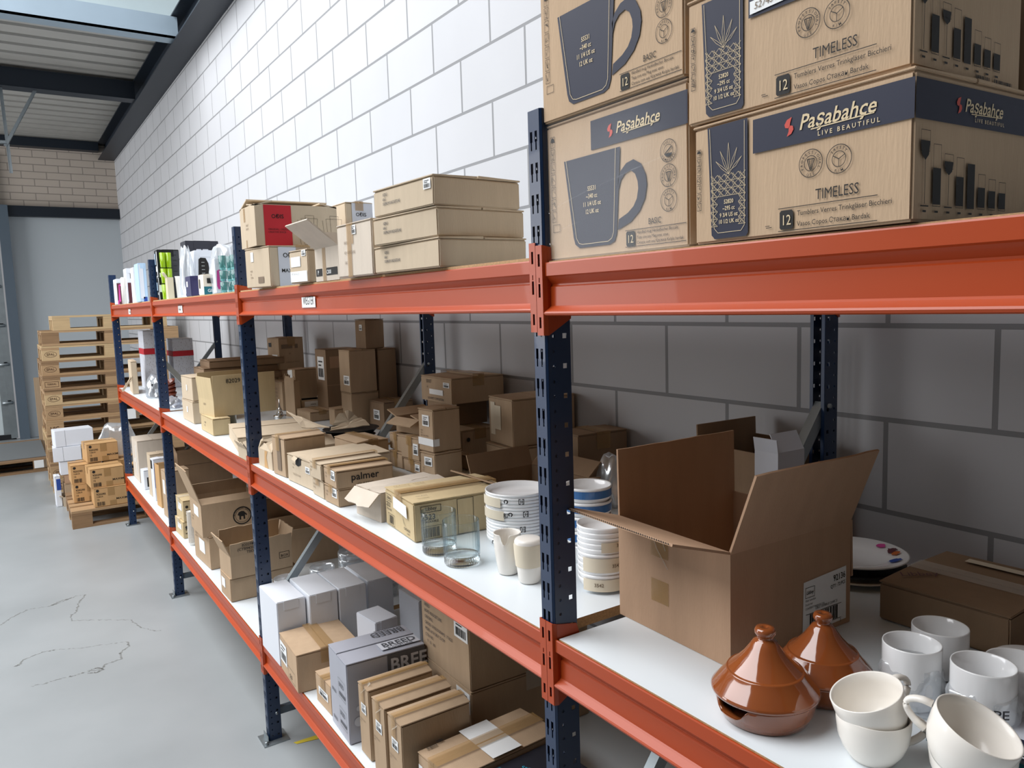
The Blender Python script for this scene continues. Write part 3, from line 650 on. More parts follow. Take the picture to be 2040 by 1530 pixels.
# ------------------------------------------------------------ top shelf, far bays: gift boxes, bags and tumblers
def giftbox(label, x, y, lx, ly, h, m, name='gift_box', z=T, a=0):
    return plain(label, x, y, z, a, lx, ly, h, m, name, 'box')
def tumbler(name, label, x, y, z, r, h, m, n=24, cat='glass', group=None, ribs=0):
    mb = MB(); mb.lathe([(0, 0), (r*.8, 0), (r*.86, .004), (r, h), (r-.0022, h), (r*.80, .010), (0, .010)], n); o = mb.build(name, m, None, (x, y, z)); return tag(o, label, cat, group)
t = giftbox('tall dark grey gift box with pale picture behind the lime glass set', .30, 4.30, .205, .16, .385, 'greyblack'); d = D(t, 'n'); d.poly([(.05, .30), (.08, .355), (.10, .32), (.12, .36), (.15, .31), (.17, .34), (.17, .28), (.05, .28)]); d.done('whitegrey')
t = giftbox('black window gift box holding lime green tumblers', .030, 3.70, .115, .096, .282, 'black')
d = D(t, 'a'); d.rect(.015, .20, .035, .262); d.rect(.018, .055, .040, .10); d.done('lightblue', 'picture', 'pale blue picture'); d = D(t, 'a'); d.off = .0014; d.rect(.075, .13, .090, .27); d.rect(.04, .16, .065, .19); d.text('M', .042, .12, .018, 'l', 1); d.text('R8', .042, .03, .014, 'l', 1); d.rect(.084, .0, .094, .125); d.done('paper')
d = D(t, 'n'); d.rect(.072, .10, .112, .275); 
for k in range(4): d.rect(.08, .25-.03*k, .10, .252-.03*k)
d.done('darkgrey'); d = D(t, 'n'); d.off = .0016; d.rect(.005, .128, .045, .152); d.rect(.0, .045, .030, .085); d.done('paper', 'white_tag', 'white tags')
for k in range(2):
    for j in range(3): tumbler('lime_tumbler', 'lime green tumbler in the window of the black gift box', .052+k*.030, 3.672, T+.003+j*.088, .0155, .083, 'lime', 20, group='lime green tumblers')
t = open_carton('torn open beige carton with brown inside below the lime tumblers', .012, 3.35, T, 0, .030, .06, .112, 'beige', {'a': (60, .03)}, inner='kb', torn=.006)
mb = MB(); mb.lathe([(0, 0), (.019, 0), (.023, .108), (.025, .116), (.022, .116), (.018, .006), (0, .006)], 24, wob=lambda a, i: .02*math.sin(8*a)); tag(mb.build('plastic_beaker', 'porcelain_warm', None, (.072, 3.34, T)), 'white ribbed beaker beside the torn beige carton', 'cup')
def bag(name, label, x, y, z, rx, ry, h, m, seed, cat='plastic bag', group=None, top=.5):
    rnd = random.Random(seed); ph = [rnd.uniform(0, 6.3) for _ in range(6)]; n = 40; rows = 14; mb = MB(); mb.smooth = True; vs = []
    for i in range(rows+1):
        t = i/rows; rr = (1-.12*t)*(1-t**4*(1-top)); 
        for k in range(n):
            a = 2*PI*k/n; w = 1+.07*math.sin(3*a+ph[0]+4*t)+.05*math.sin(7*a+ph[1]-7*t)+.035*math.sin(13*a+ph[2]+11*t)
            vs.append((rx*rr*w*math.cos(a), ry*rr*w*math.sin(a), h*t+h*.05*math.sin(4*a+ph[3])*t))
    fs = [(i*n+k, i*n+(k+1) % n, (i+1)*n+(k+1) % n, (i+1)*n+k) for i in range(rows) for k in range(n)]+[tuple(range(n-1, -1, -1)), tuple(range(rows*n, rows*n+n))]
    mb.add(vs, fs); return tag(mb.build(name, m, None, (x, y, z)), label, cat, group)
bag('plastic_bag', 'tall clear plastic bag on the top shelf right of the lime tumblers', .062, 3.10, T+.001, .034, .07, .245, 'film_milky', 3)
t = giftbox('white carton with a dark jug picture inside milky plastic', .104, 3.10, .105, .20, .235, 'white'); d = D(t, 'n'); d.poly([(.012, .10), (.018, .19), (.028, .198), (.052, .196), (.064, .17), (.070, .10)]); d.done('ink', 'jug_picture', 'dark jug picture')
d = D(t, 'n'); d.off = .0016
for k in range(4): d.rect(.03, .12+.018*k, .045, .1215+.018*k)
d.done('paper')
bag('plastic_bag', 'wide milky plastic bag standing behind the pink picture box', .115, 2.52, T+.001, .07, .10, .205, 'film_milky', 9, top=.75)
t = giftbox('small dark purple gift box in front of the clear bag', .012, 2.78, .052, .12, .094, 'purple'); d = D(t, 'a'); d.rect(.03, .045, .06, .07); d.done('paper'); d = D(t, 'a'); d.text('OIO', .02, .015, .012, 'l', 1, 1, PI/2); d.done('lightblue')
t = giftbox('small white and teal gift box lettered GIL', .014, 2.52, .052, .11, .090, 'cream'); d = D(t, 'n'); d.rect(0, 0, .052, .036); d.done('teal_ink', 'teal_band', 'teal band'); d = D(t, 'n'); d.rect(.014, .05, .046, .072); d.done('ink'); d = D(t, 'n'); d.off = .0016; d.text('GIL', .014, .012, .014, 'l', 1); d.done('paper'); d = D(t, 'a'); d.rect(.02, .03, .04, .07); d.done('ink')
t = giftbox('slim white gift box with pink picture beside the teal glasses', .004, 2.25, .036, .05, .140, 'white'); d = D(t, 'n'); d.poly([(.003, .03), (.006, .09), (.02, .098), (.024, .09), (.020, .02), (.008, .015)]); d.done('pink', 'pink_picture', 'pink picture'); d = D(t, 'n'); d.disc(.014, .125, .004); d.done('ink')
for i, (x, y) in enumerate(((.022, 2.20), (.052, 2.14), (.060, 2.235))):
    for k in range(3): tumbler('teal_tumbler', 'clear teal tumbler stacked beside the blue post on the top shelf', x, y, T+.001+k*.044, .0150, .058 if k == 2 else .042, 'teal_glass', 20, group='stacked teal tumblers')
t = giftbox('small picture box in red and brown at the far end', .0, 5.30, .038, .16, .186, 'white'); d = D(t, 'n'); d.rect(.004, .0, .037, .155); d.done('maroon'); d = D(t, 'n'); d.off = .0014; d.poly([(.010, .02), (.016, .14), (.022, .15), (.024, .02)]); d.disc(.03, .14, .007); d.rect(.004, 0, .012, .03); d.done('pink', 'picture', 'pink picture')
mb = MB(); mb.lathe([(0, 0), (.016, 0), (.016, .18), (.010, .186), (0, .186)], 20); tag(mb.build('white_cylinder_pack', 'porcelain_warm', None, (.016, 5.05, T)), 'round white cylinder pack beside the red picture box', 'packaging')
t = giftbox('white gift box with maroon lower panel behind the cylinder pack', .046, 5.10, .046, .14, .252, 'white'); d = D(t, 'n'); d.rect(.006, 0, .042, .15); d.done('maroon'); d = D(t, 'n'); d.rect(.025, .18, .042, .22); d.done('ink')
t = giftbox('slim white gift box with a dark red stripe', .036, 4.70, .030, .12, .238, 'white'); d = D(t, 'n'); d.rect(.022, .03, .030, .17); d.done('red')
t = giftbox('tall pale blue gift box beside the black window box', -.002, 4.20, .046, .16, .236, 'lightblue'); d = D(t, 'n'); d.rect(.004, .02, .028, .228); d.done('white'); d = D(t, 'n'); d.rect(.02, .0, .04, .03); d.done('blue_ink')
giftbox('low slim grey blue gift box beside the pale blue one', .060, 4.02, .022, .10, .134, 'whitegrey')
# ------------------------------------------------------------ middle shelf, nearest bay
W7 = 'kd'
t = open_carton('large open brown carton with raised flaps and a white 92136 label', .150, -.252, M, -1.6, .298, .262, .183, 'kd', {'a': (17, .125), 'n': (69, .139), 'f': (89, .124), 'w': (-88, .10)}, torn=.0012, name='open_cardboard_box')
mb = MB(); ca, sa = math.cos(R_(17)), math.sin(R_(17)); L_ = .1265
for i in range(52):
    y = .004+i*.0049; x, z = -L_*ca, .183+L_*sa; mb.add([(x, y, z-.0008), (x, y+.0028, z-.0008), (x-.0006, y+.0036, z+.0020), (x-.0006, y+.0008, z+.0020)], [(0, 1, 2, 3)])
mb.build('corrugation', 'ink', t, fixn=False)
d = D(t, 'n'); d.poly([(.170, .008), (.286, .010), (.285, .104), (.172, .098)]); d.done('paper', 'shipping_label', 'white shipping label')
d = D(t, 'n'); d.off = .0014; d.text('92136', .282, .085, .011, 'r', 1, .85, .05); d.text('QTY : 72 PCS', .282, .074, .0062, 'r', 1, .8, .05); d.frame(.176, .070, .200, .088, .0008); d.text('Libbey', .188, .076, .0062, 'c', 1, .8, 0, .15)
for i, s_ in enumerate(('Glass Leerdam', 'Dutch Ind', 'CONTENT MADE IN USA')): d.text(s_, .176, .064-i*.007, .0036, 'l', 0, .9)
d.text('LIBLE GOBBLE CLAR 21', .202, .046, .0042); d.rect(.178, .041, .272, .0420); d.rect(.178, .015, .272, .0160); d.barcode(.188, .0165, .262, .0405); d.text('5 407', .190, .008, .006); d.text('3', .268, .008, .006); d.done('ink')
d = D(t, 'a'); d.rect(.085, .135, .128, .183); d.rect(.085, .055, .128, .095); d.done('tape', 'packing_tape', 'glossy brown tape patches')
mb = MB(); mb.tube([(-.0015, .175, .178), (-.0025, .160, .150), (-.0015, .135, .120)], .0008, 5); mb.tube([(-.0015, .150, .182), (-.003, .145, .165), (-.0015, .140, .150)], .0008, 5); mb.build('torn_tape', 'clear_tape', t)
# flat brown carton at the back with plates beside it
t = carton('low brown carton with handwriting and a pale tape strip near the wall', .503, -.492, M, 1.7, .24, .208, .070, 'kb', 'y', 'clear_tape')
d = D(t, 't2'); d.off = .005; d.text('Libbey', .02, .035, .020, 'l', 0, .9, .9, .2); d.done('maroon'); d = D(t, 't2'); d.off = .0055; d.rect(.055, .19, .19, .21); d.done('papertape', 'paper_tape', 'pale paper tape')
def plate(name, label, x, y, z, r, h, m, tilt=(0, 0), cat='plate', group=None):
    mb = MB(); mb.lathe([(0, .003), (r*.5, .003), (r*.52, 0), (r*.56, .003), (r*.98, h), (r, h+.001), (r, h+.003), (r*.97, h+.0035), (r*.62, .009), (r*.5, .0065), (0, .0065)], 56)
    o = mb.build(name, m, None, (x, y, z)); o.rotation_euler = (tilt[0], tilt[1], 0); return tag(o, label, cat, group)
for i in range(2): plate('dinner_plate', ('black rimmed plate directly under the flower decorated plate', 'beige plate at the bottom of the stack by the wall')[1-i], .655, -.135, M+.001+i*.013, .098, .012, ('cream', 'black')[i])
t = thing('decorated_plate', 'white plate with blue and red flower pictures, top of the wall stack', 'plate', (.655, -.135, M+.030))
mb = MB(); r = .102; mb.lathe([(0, .003), (r*.5, .003), (r*.52, 0), (r*.98, .016), (r, .018), (r, .020), (r*.97, .0205), (r*.62, .009), (r*.5, .0065), (0, .0065)], 56); mb.build('dish', 'porcelain', t)
def blot(t, cx, cy, s, m, seed, z0, slope, name='flower_print'):
    rnd = random.Random(seed); mb = MB(); V = [(cx, cy, 0)]+[(cx+s*rnd.uniform(.45, 1)*math.cos(a*PI/8), cy+s*rnd.uniform(.45, 1)*math.sin(a*PI/8), 0) for a in range(16)]
    V = [(x, y, z0+max(0, math.hypot(x, y)-.063)*slope) for x, y, _ in V]; mb.add(V, [(0, i+1, (i+1) % 16+1) for i in range(16)]); mb.build(name, m, t, fixn=False)
for cx, cy, s, m, q in ((.02, -.075, .018, 'blue_ink', 7), (.080, -.01, .012, 'pink', 8), (-.035, .072, .018, 'blue_ink', 1), (.030, .068, .020, 'pink', 2), (.048, .060, .018, 'maroon', 3), (.070, -.040, .014, 'maroon', 4), (.058, -.055, .012, 'clay', 5), (-.05, -.06, .012, 'maroon', 6)): blot(t, cx, cy, s, m, q, .0118, .34)
# white carton and brown open carton against the wall behind the large open carton
t = open_carton('brown open carton with a standing flap against the wall', .625, .075, M, -3, .20, .19, .222, 'kb', {'f': (88, .045), 'n': (-70, .05)})
t = open_carton('white open carton with a leaning flap behind the large open carton', .600, .005, M, -2, .085, .062, .238, 'whitegrey', {'n': (118, .045), 'a': (80, .03)}, w=.002)
d = D(t, 'a'); d.line([(.02, .12), (.018, .16), (.03, .175)], .001); d.done('ink')
# tagines
def tagine(label, x, y, rz, notch, s=1):
    t = thing('tagine', label, 'tagine', (x, y, M+.0005), rz)
    mb = MB(); P = [(0, .004), (.045, .004), (.050, 0), (.056, .002), (.0625, .020), (.0655, .040), (.0665, .045), (.062, .045), (.058, .030), (.045, .010), (0, .008)]
    n = 64
    def wob(a, i): return 0
    mb.lathe([(r*s*1.03, z*s*.80) for r, z in P], n)
    if notch:
        for i, v in enumerate(mb.v):
            a = math.atan2(v[1], v[0]); da = (a-notch+PI) % (2*PI)-PI
            if abs(da) < .42 and v[2] > .018*s: mb.v[i] = (v[0], v[1], v[2]-(.022*s)*(1-(abs(da)/.42)**4)*min(1, (v[2]-.018*s)/(.02*s)))
    mb.build('base', ['terracotta'], t)
    mb = MB(); L = [(.0690, .0455), (.0695, .049), (.0680, .052), (.0560, .068), (.0500, .078), (.0488, .0805), (.0480, .0795), (.0465, .081), (.0360, .092), (.0270, .104), (.0200, .116), (.0150, .125), (.0115, .1275), (.0098, .129), (.0105, .132), (.0135, .137), (.0135, .142), (.0115, .146), (.0035, .1465), (.0025, .144), (0, .144)]
    I = [(0, .118), (.014, .110), (.030, .092), (.050, .066), (.062, .050), (.0630, .0455)]
    mb.lathe([(r*s*1.03, z*s*.87-.0035) for r, z in I+L], n); mb.build('lid', 'terracotta', t)
    return t
tagine('glazed terracotta tagine at the shelf front with a notched base rim', .086, -.366, 0, 3.06)
tagine('glazed terracotta tagine half hidden behind the front tagine', .200, -.376, 1, None, .95)
# cups and mugs
def handle_pts(r, z0, z1, out, n=14, k=.86): return [(r*(k+(1.0-k)*i/n)+out*max(0, math.sin(PI*i/n))**.6, 0, z0+(z1-z0)*i/n) for i in range(n+1)]
def cup(label, x, y, z, tilt, az, haz, r=.043, h=.058, m='porcelain_warm', name='coffee_cup', group=None, mug=False):
    """tilt: radians the cup leans, az: direction it leans towards, haz: handle direction"""
    t = thing(name, label, 'cup', (x, y, z), 0, group)
    Q = Matrix.Rotation(tilt, 3, Vector((-math.sin(az), math.cos(az), 0)))@Matrix.Rotation(haz, 3, 'Z'); t.rotation_euler = Q.to_euler()
    w = .0032
    if mug: P = [(0, .003), (r*.72, .003), (r*.76, 0), (r*.86, .003), (r*.97, .016), (r, h*.4), (r*1.0, h-.002), (r*.985, h), (r*.94, h-.001), (r*.93, h*.4), (r*.85, .012), (0, .008)]
    else: P = [(0, .004), (r*.50, .003), (r*.52, 0), (r*.60, 0), (r*.64, .003), (r*.82, .014), (r*.94, .028), (r*.99, .045), (r, h-.001), (r*.985, h), (r*.945, h-.001), (r*.93, .045), (r*.86, .027), (r*.70, .012), (r*.4, .008), (0, .007)]
    mb = MB(); mb.lathe(P, 56); mb.build('bowl', m, t)
    mb = MB(); pts = handle_pts(r*1.01, h*.26, h*.84, .026 if not mug else .029, 14, .88 if not mug else .99)
    mb.tube(pts, [.0034+.0008*abs(i/14-.5)*2 for i in range(15)], 10, 1.35); mb.build('handle', m, t)
    return t
cup('white cup standing at the shelf front under the tilted cup', .110, -.508, M, 0, 0, -.55)
cup('white cup leaning inside the front cup beside the terracotta tagine', .118, -.512, M+.030, .32, 2.55, -.15)
cup('white cup at the picture bottom nesting another large cup', .135, -.612, M, .0, 0, -.3, .045)
cup('large tilted white cup nested in the lowest cup at the corner', .118, -.602, M+.037, .40, -1.35, 1.85, .046)
cup('white mug in clear film standing behind the leaning cup', .270, -.467, M, 0, 0, .9, .0375, .088, 'porcelain', 'mug', mug=True)
cup('white mug nearest the wall in front of the flat brown carton', .386, -.446, M, 0, 0, .6, .0385, .073, 'porcelain', 'mug', mug=True)
cup('white mug in the middle of the film wrapped mugs', .279, -.556, M, 0, 0, .35, .038, .089, 'porcelain', 'mug', mug=True)
cup('white mug cut off by the right edge of the picture', .262, -.655, M, 0, 0, -.8, .038, .074, 'porcelain', 'mug', mug=True)
cup('white mug in the back row with its handle towards the mugs in front', .365, -.560, M, 0, 0, 2.6, .038, .070, 'porcelain', 'mug', mug=True)
def wrap(label, x, y, rx, ry, h, seed, marks, m='film'):
    t = thing('plastic_wrap', label, 'plastic film', (x, y, M+.001)); o = bag('film', None, 0, 0, 0, rx, ry, h*.8, m, seed, None, None, .97); o.parent = t
    if marks:
        d = MB()
        for s_, a, z, hh in marks:
            V, F = textmesh(s_, 1); k = hh/.72; q = []
            for v in V:
                aa = a+v[0]*k/rx; q.append((rx*1.16*math.cos(aa), ry*1.16*math.sin(aa), z+v[1]*k))
            d.add(q, F)
        d.build('print', 'darkgrey', t, fixn=False)
    return t
wrap('clear crinkled film around the mug behind the leaning cup', .270, -.467, .043, .043, .074, 11, None)
wrap('clear printed film around the middle mug', .279, -.556, .045, .045, .070, 12, [('PE', -2.5, .04, .012), ('G', -2.45, .022, .014), ('09', -2.4, .008, .009)])
plate('serving_plate', 'large white plate lying behind the mugs in front of the flat carton', .468, -.535, M+.018, .047, .010, 'porcelain')
t = thing('printed_pack', 'blue printed pack of cups under the film beside the nested cups', 'packaging', (.205, -.66, M+.0005), .1); t['dims'] = (.12, .13, .022); panel_box(.12, .13, .022, 'whitegrey', t)
d = D(t, 'a'); d.rect(.0, .002, .128, .020); d.done('teal_ink', 'blue_panel', 'dark blue printed panel'); d = D(t, 't'); d.rect(.0, .0, .05, .13); d.done('navy_ink', 'blue_panel', 'dark blue printed panel')
d = D(t, 't'); d.off = .0014; d.ring(.026, .100, .008, .002); d.rect(0, .085, .05, .088); d.text('JR', .004, .02, .02, 'l', 1); d.done('paper')

# ------------------------------------------------------------ middle shelf, second bay
def bowlstack(label, x, y, r, rows, m, group=None, name='bowl', z=M, step=.0085, bh=.024, cat='bowl', labelf=None):
    for i in range(rows):
        mb = MB(); R = r*(1+.0*i)
        mb.lathe([(0, .002), (R*.6, .002), (R*.62, 0), (R*.66, 0), (R*.92, bh*.45), (R, bh-.004), (R, bh), (R*.96, bh), (R*.9, bh*.55), (R*.62, .007), (0, .006)], 44)
        o = mb.build(name, m if isinstance(m, str) else m[i % len(m)], None, (x, y, z+.0005+i*step)); tag(o, labelf(i) if labelf else label, cat, group)
# stack of deep plates in shrink film with recycling symbols
def ringband(x, y, z0, z1, r, a0, a1, m, name, label, cat='label', parent=None):
    mb = MB(); n = 48; V = []
    for i in range(n+1):
        a = a0+(a1-a0)*i/n; V += [(r*math.cos(a), r*math.sin(a), z0), (r*math.cos(a), r*math.sin(a), z1)]
    mb.add(V, [(2*i, 2*i+2, 2*i+3, 2*i+1) for i in range(n)]); mb.smooth = True
    o = mb.build(name, m, parent, (x, y, z0*0), fixn=False); 
    if label and not parent: tag(o, label, cat)
    elif label: o['label'] = label
    return o
def curvetext(parent, items, r, m='ink'):
    mb = MB()
    for s_, a, z, hh in items:
        if s_ == '@':   # round recycling arrow
            P = [(a+hh*.5*math.cos(k*PI/9)/r, z+hh*.5+hh*.45*math.sin(k*PI/9)) for k in range(-4, 13)]
            for (p, q), (u, v) in zip(P, P[1:]):
                V = [(r*math.cos(g), r*math.sin(g), e) for g, e in ((p, q), (u, v), (a+(u-a)*.5, z+hh*.5+(v-z-hh*.5)*.5), (a+(p-a)*.5, z+hh*.5+(q-z-hh*.5)*.5))]; mb.add(V, [(0, 1, 2, 3)])
            continue
        if s_ == '#':   # bracketed mark
            for sx in (-1, 1):
                for (p0, q0, p1, q1) in ((.5, 0, .38, 1), (.5, .86, .12, 1), (.5, 0, .12, .14)):
                    V = [(r*math.cos(a+sx*g*hh/r), r*math.sin(a+sx*g*hh/r), z+e*hh) for g, e in ((p0, q0), (p1, q0), (p1, q1), (p0, q1))]; mb.add(V, [(0, 1, 2, 3)])
            s_ = 'l'; V, F = textmesh('H', 1); k = hh*.55/.72; mb.add([(r*math.cos(a+(v[0]*k-hh*.2)/r), r*math.sin(a+(v[0]*k-hh*.2)/r), z+.2*hh+v[1]*k) for v in V], F); continue
        V, F = textmesh(s_, 1); k = hh/.72; mb.add([(r*math.cos(a+v[0]*k/r), r*math.sin(a+v[0]*k/r), z+v[1]*k) for v in V], F)
    return mb.build('print', m, parent, fixn=False)
px, py = .250, .475
bowlstack('white deep plate in the film wrapped stack behind the creamers', px, py, .0765, 15, 'porcelain', 'film wrapped stack of deep plates', 'deep_plate', M, .0078, .024, 'plate')
for i, (z0, z1, nm, a0) in enumerate(((M+.001, M+.037, 'bottom', -3.0), (M+.037, M+.072, 'second', -2.48), (M+.072, M+.102, 'third', -2.38), (M+.102, M+.132, 'top', -2.50))):
    t = thing('shrink_film', 'printed shrink film around the %s pack of deep plates' % nm, 'plastic film', (px, py, 0)); r = .0785+.0006*(i % 2)
    ringband(0, 0, z0, z1, r, 0, 2*PI, 'stretch', 'film', None, parent=t)
    curvetext(t, [('@', a0, z0+.012, .011), ('#', a0+.45, z0+.011, .013)]+([('RI', a0-.22, z0+.010, .010)] if i in (1, 2) else []), r+.0008)
    if i > 1: ringband(0, 0, z0+.002, z1-.006, r+.0006, -3.6, -2.68 if i == 3 else -2.58, 'papertape', 'paper_tape', 'pale paper tape', parent=t)
# glasses
def rib_glass(label, x, y):
    t = thing('tumbler_glass', label, 'glass', (x, y, M+.0005)); r, h = .041, .098
    def rib(k, amp): return lambda a, i: -amp*abs(math.sin(k*a)) if i in IDX else 0
    IDX = (1, 2, 3, 4)
    mb = MB(); mb.lathe([(0, .001), (r*.93, .001), (r*.975, .004), (r*.975, .014), (r*.94, .0175), (r*.90, .0205), (r*.5, .0195), (0, .0190)], 160, wob=rib(20, .030)); mb.build('glass_base', 'glass', t)
    IDX = (2, 3, 4)
    mb = MB(); mb.lathe([(r*.94, .0178), (r*.985, .021), (r*.992, .030), (r, .055), (r, .080), (r, h-.001), (r-.001, h), (r-.002, h-.001), (r-.0021, .080), (r-.0024, .050), (r-.003, .026), (r*.88, .0208)], 240, wob=rib(15, .028)); mb.build('glass_wall', 'thin_glass', t)
    return t
rib_glass('ribbed glass tumbler nearer the Libbey box'.replace('Libbey', 'numbered'), .068, .535); rib_glass('ribbed glass tumbler standing alone nearer the camera', .070, .434)
# creamers
t = thing('creamer', 'white porcelain creamer with a notched spout facing the aisle', 'jug', (.116, .318, M+.0005)); mb = MB(); n = 64
P = [(0, .003), (.018, .003), (.0195, 0), (.021, .002), (.0255, .03), (.0285, .055), (.0295, .072), (.0285, .086), (.0300, .088), (.0285, .0885), (.0265, .086), (.0270, .07), (.023, .03), (.017, .007), (0, .006)]
mb.lathe(P, n)
for i, v in enumerate(mb.v):
    a = math.atan2(v[1], v[0]); da = (a+2.35+PI) % (2*PI)-PI
    if abs(da) < .32 and v[2] > .06: mb.v[i] = (v[0]*(1+.08*(1-abs(da)/.32)), v[1]*(1+.08*(1-abs(da)/.32)), v[2]-.020*(1-(abs(da)/.32)**2)*(v[2]-.06)/.028)
mb.build('body', 'porcelain_warm', t)
t = thing('creamer', 'upturned white creamer wrapped in pale paper tape beside the blue post', 'jug', (.122, .248, M+.0005)); mb = MB()
mb.lathe([(0, .0), (.020, 0), (.0225, .003), (.026, .035), (.0285, .060), (.0295, .078), (.0290, .086), (.0270, .090), (.022, .092), (0, .092)], n); mb.build('body', 'porcelain_warm', t)
mb = MB(); mb.lathe([(.0272, .035), (.0292, .055), (.0303, .078), (.0298, .082)], n, wob=lambda a, i: .015*math.sin(5*a+i)); mb.build('paper_tape', 'papertape', t, fixn=False)
# bowl stacks
for i in range(5):
    z = M+.0005+(i*.032); mb = MB(); r = .052
    mb.lathe([(0, .003), (r*.8, .002), (r*.86, 0), (r*.93, .010), (r*1.0, .016), (r*1.0, .034), (r*1.03, .036), (r*1.0, .040), (r*.95, .038), (r*.88, .012), (0, .008)], 48)
    t = thing('striped_ramekin', 'blue banded white ramekin in the stack behind the post', 'bowl', (.309, .283, z), 0, 'stacked blue banded ramekins'); mb.build('body', 'porcelain', t)
    if i: ringband(0, 0, .017, .0335, r*1.012, 0, 2*PI, 'bluestripe', 'blue_stripe', 'blue band', parent=t)
t = thing('paper_strip', 'paper strip printed Arcoroc stuck on the blue banded stack', 'label', (.309, .283, 0)); ringband(0, 0, 1.190, 1.200, .0550, -2.2, -1.5, 'paper', 'strip', None, parent=t); curvetext(t, [('Arcoroc', -2.15, 1.1925, .0055)], .0556)
bowlstack('white bowl in the taped stack beside the large open carton', .223, .135, .050, 11, 'porcelain', 'taped stack of white bowls', 'bowl', M, .0105, .026)
for i, z0 in enumerate((.006, .044, .084)):
    t = thing('paper_tape_band', ('bottom', 'middle', 'top')[i]+' pale paper band around the white bowl stack', 'tape', (.223, .135, 0)); ringband(0, 0, M+z0, M+z0+(.024, .028, .020)[i], .0512, -3.1 if i < 2 else -2.3, -.6, 'papertape', 'band', None, parent=t)
    curvetext(t, [('3542', (-2.6, -1.9, -1.7)[i], M+z0+.010, .007)], .0519, 'faint')
for i in range(4):
    mb = MB(); r = .030; mb.lathe([(0, .002), (r*.7, 0), (r, .040), (r*.95, .041), (r*.66, .006), (0, .005)], 32); tag(mb.build('white_cup', 'porcelain', None, (.655, .60, M+.001+i*.022)), 'handleless white cup inside the clear bag by the wall', 'cup', 'cups in the clear bag')
bag('plastic_bag', 'clear bag of white cups standing behind the large open carton', .655, .60, M+.0005, .052, .052, .135, 'film_milky', 21)
# brown cartons at the back of the second bay
t = carton('squat brown carton standing behind the blue post near the wall', .668, .765, M, -4, .185, .115, .170, 'kb', 'y', 'tape'); sticker(t, 'a', .55, .42, .95, .56)
mb_t = carton('pale brown carton under the wide label carton near the wall', .600, 1.023, M, -3, .25, .175, .100, 'k', 'y', None); sticker(mb_t, 'a', .38, .30, .72, .75, False, 'papertape')
t = carton('wide brown carton with long pale tape strips near the wall', .610, 1.030, M+.101, -4, .245, .162, .158, 'k', 'y', None); d = D(t, 'a'); d.rect(.015, .03, .045, .14); d.rect(.045, .05, .085, .13); d.done('papertape', 'paper_tape', 'pale paper tape strips')
# Libbey 2523 carton
t = carton('kraft carton printed 2523 behind the two glass tumblers', .050, .628, M, -5, .265, .205, .099, 'ky', 'x', 'tape', rag=1)
d = D(t, 'a'); d.frame(.010, .068, .050, .086, .0012); d.text('Libbey', .030, .073, .009, 'c', 1, .85, 0, .1); d.text('2523', .010, .053, .012, 'l', 1, .9); d.text('STACKABLE', .012, .044, .005, 'l', 1); d.frame(.022, .006, .070, .036, .001); d.barcode(.030, .010, .062, .032)
d.line([(.128, .05), (.135, .030)], .001); d.line([(.132, .042), (.145, .028)], .001); d.text('CHICAGO', .135, .018, .0065, 'l', 1); d.text('GLASS', .155, .010, .0045); d.done('ink')
d = D(t, 'a'); d.off = .004; d.poly([(.072, .060), (.168, .052), (.165, .084), (.074, .090)]); d.done('paper', 'white_tag', 'white paper tag')
d = D(t, 'n'); d.frame(.018, .070, .072, .087, .0015); d.text('Libbey', .045, .075, .009, 'c', 1, .9, 0, .1); d.text('2523', .018, .052, .014, 'l', 1); d.text('STACKABLE', .02, .044, .006, 'l', 1); d.frame(.115, -.0+.002, .160, .092, .0012); d.frame(.018, .004, .072, .036, .001); d.barcode(.024, .008, .066, .032); d.text('CHICAGO', .205, .078, .008, 'l', 1); d.done('ink')
d = D(t, 't'); d.off = .006; d.text('FRAGILE  VERRE', .012, .165, .008, 'l', 0, 1.1); d.text('GLASS', .02, .03, .008); d.text('HERE', .21, .06, .012, 'l', 1); d.done('faint')
open_carton('shallow brown carton with lifted flaps behind the 2523 carton', .350, .590, M, 2, .22, .26, .085, 'kb', {'a': (20, .07), 'f': (70, .06), 'w': (40, .06), 'n': (12, .05)})
t = open_carton('white carton with torn drooping flap beside the 2523 carton', .060, .845, M, 6, .225, .135, .078, 'kw', {'a': (-42, .045), 'n': (172, .06), 'f': (176, .07)}, inner='kl', torn=.010)
mb = MB(); mb.box(.0, .0, .078, .225, .135, .081, .002); mb.build('lid', 'kw', t, bevel=.001)
# palmer cartons
t = carton('lower carton below the palmer carton', .028, 1.066, M, 2, .170, .108, .054, 'k', 'x', 'tape'); sticker(t, 'a', .55, .45, .88, .95); smudge(t, 'a', .12, .6, .8, ('38400', 'EAN'), 'faint', .006); d = D(t, 'n'); d.text('palm', .07, .022, .018, 'l', 1); d.done('ink')
t = carton('upper carton printed palmer beside the torn pale cartons', .022, 1.063, M+.055, -2, .175, .112, .053, 'k', 'x', 'tape', rag=1); d = D(t, 'n'); d.text('palmer', .087, .020, .021, 'c', 1.2, 1.05); d.text('CLASSIC', .087, .004, .007, 'c', 0, 1.4); d.done('ink'); sticker(t, 'a', .58, .42, .9, .95); smudge(t, 'a', .12, .6, .8, ('38400', 'EAN'), 'faint', .006)
t = carton('lower narrow taped carton behind the palmer cartons', .026, 1.184, M, 0, .20, .100, .056, 'kl', 'x', 'tape', rag=1); smudge(t, 'a', .1, .6, .8, ('SOMERSET', 'HOTEL'), 'faint', .006)
t = carton('upper narrow taped carton behind the palmer carton', .020, 1.182, M+.057, 1, .20, .098, .052, 'kl', 'x', 'tape', rag=1.5); smudge(t, 'a', .1, .6, .8, ('384.00', 'B20'), 'faint', .006)
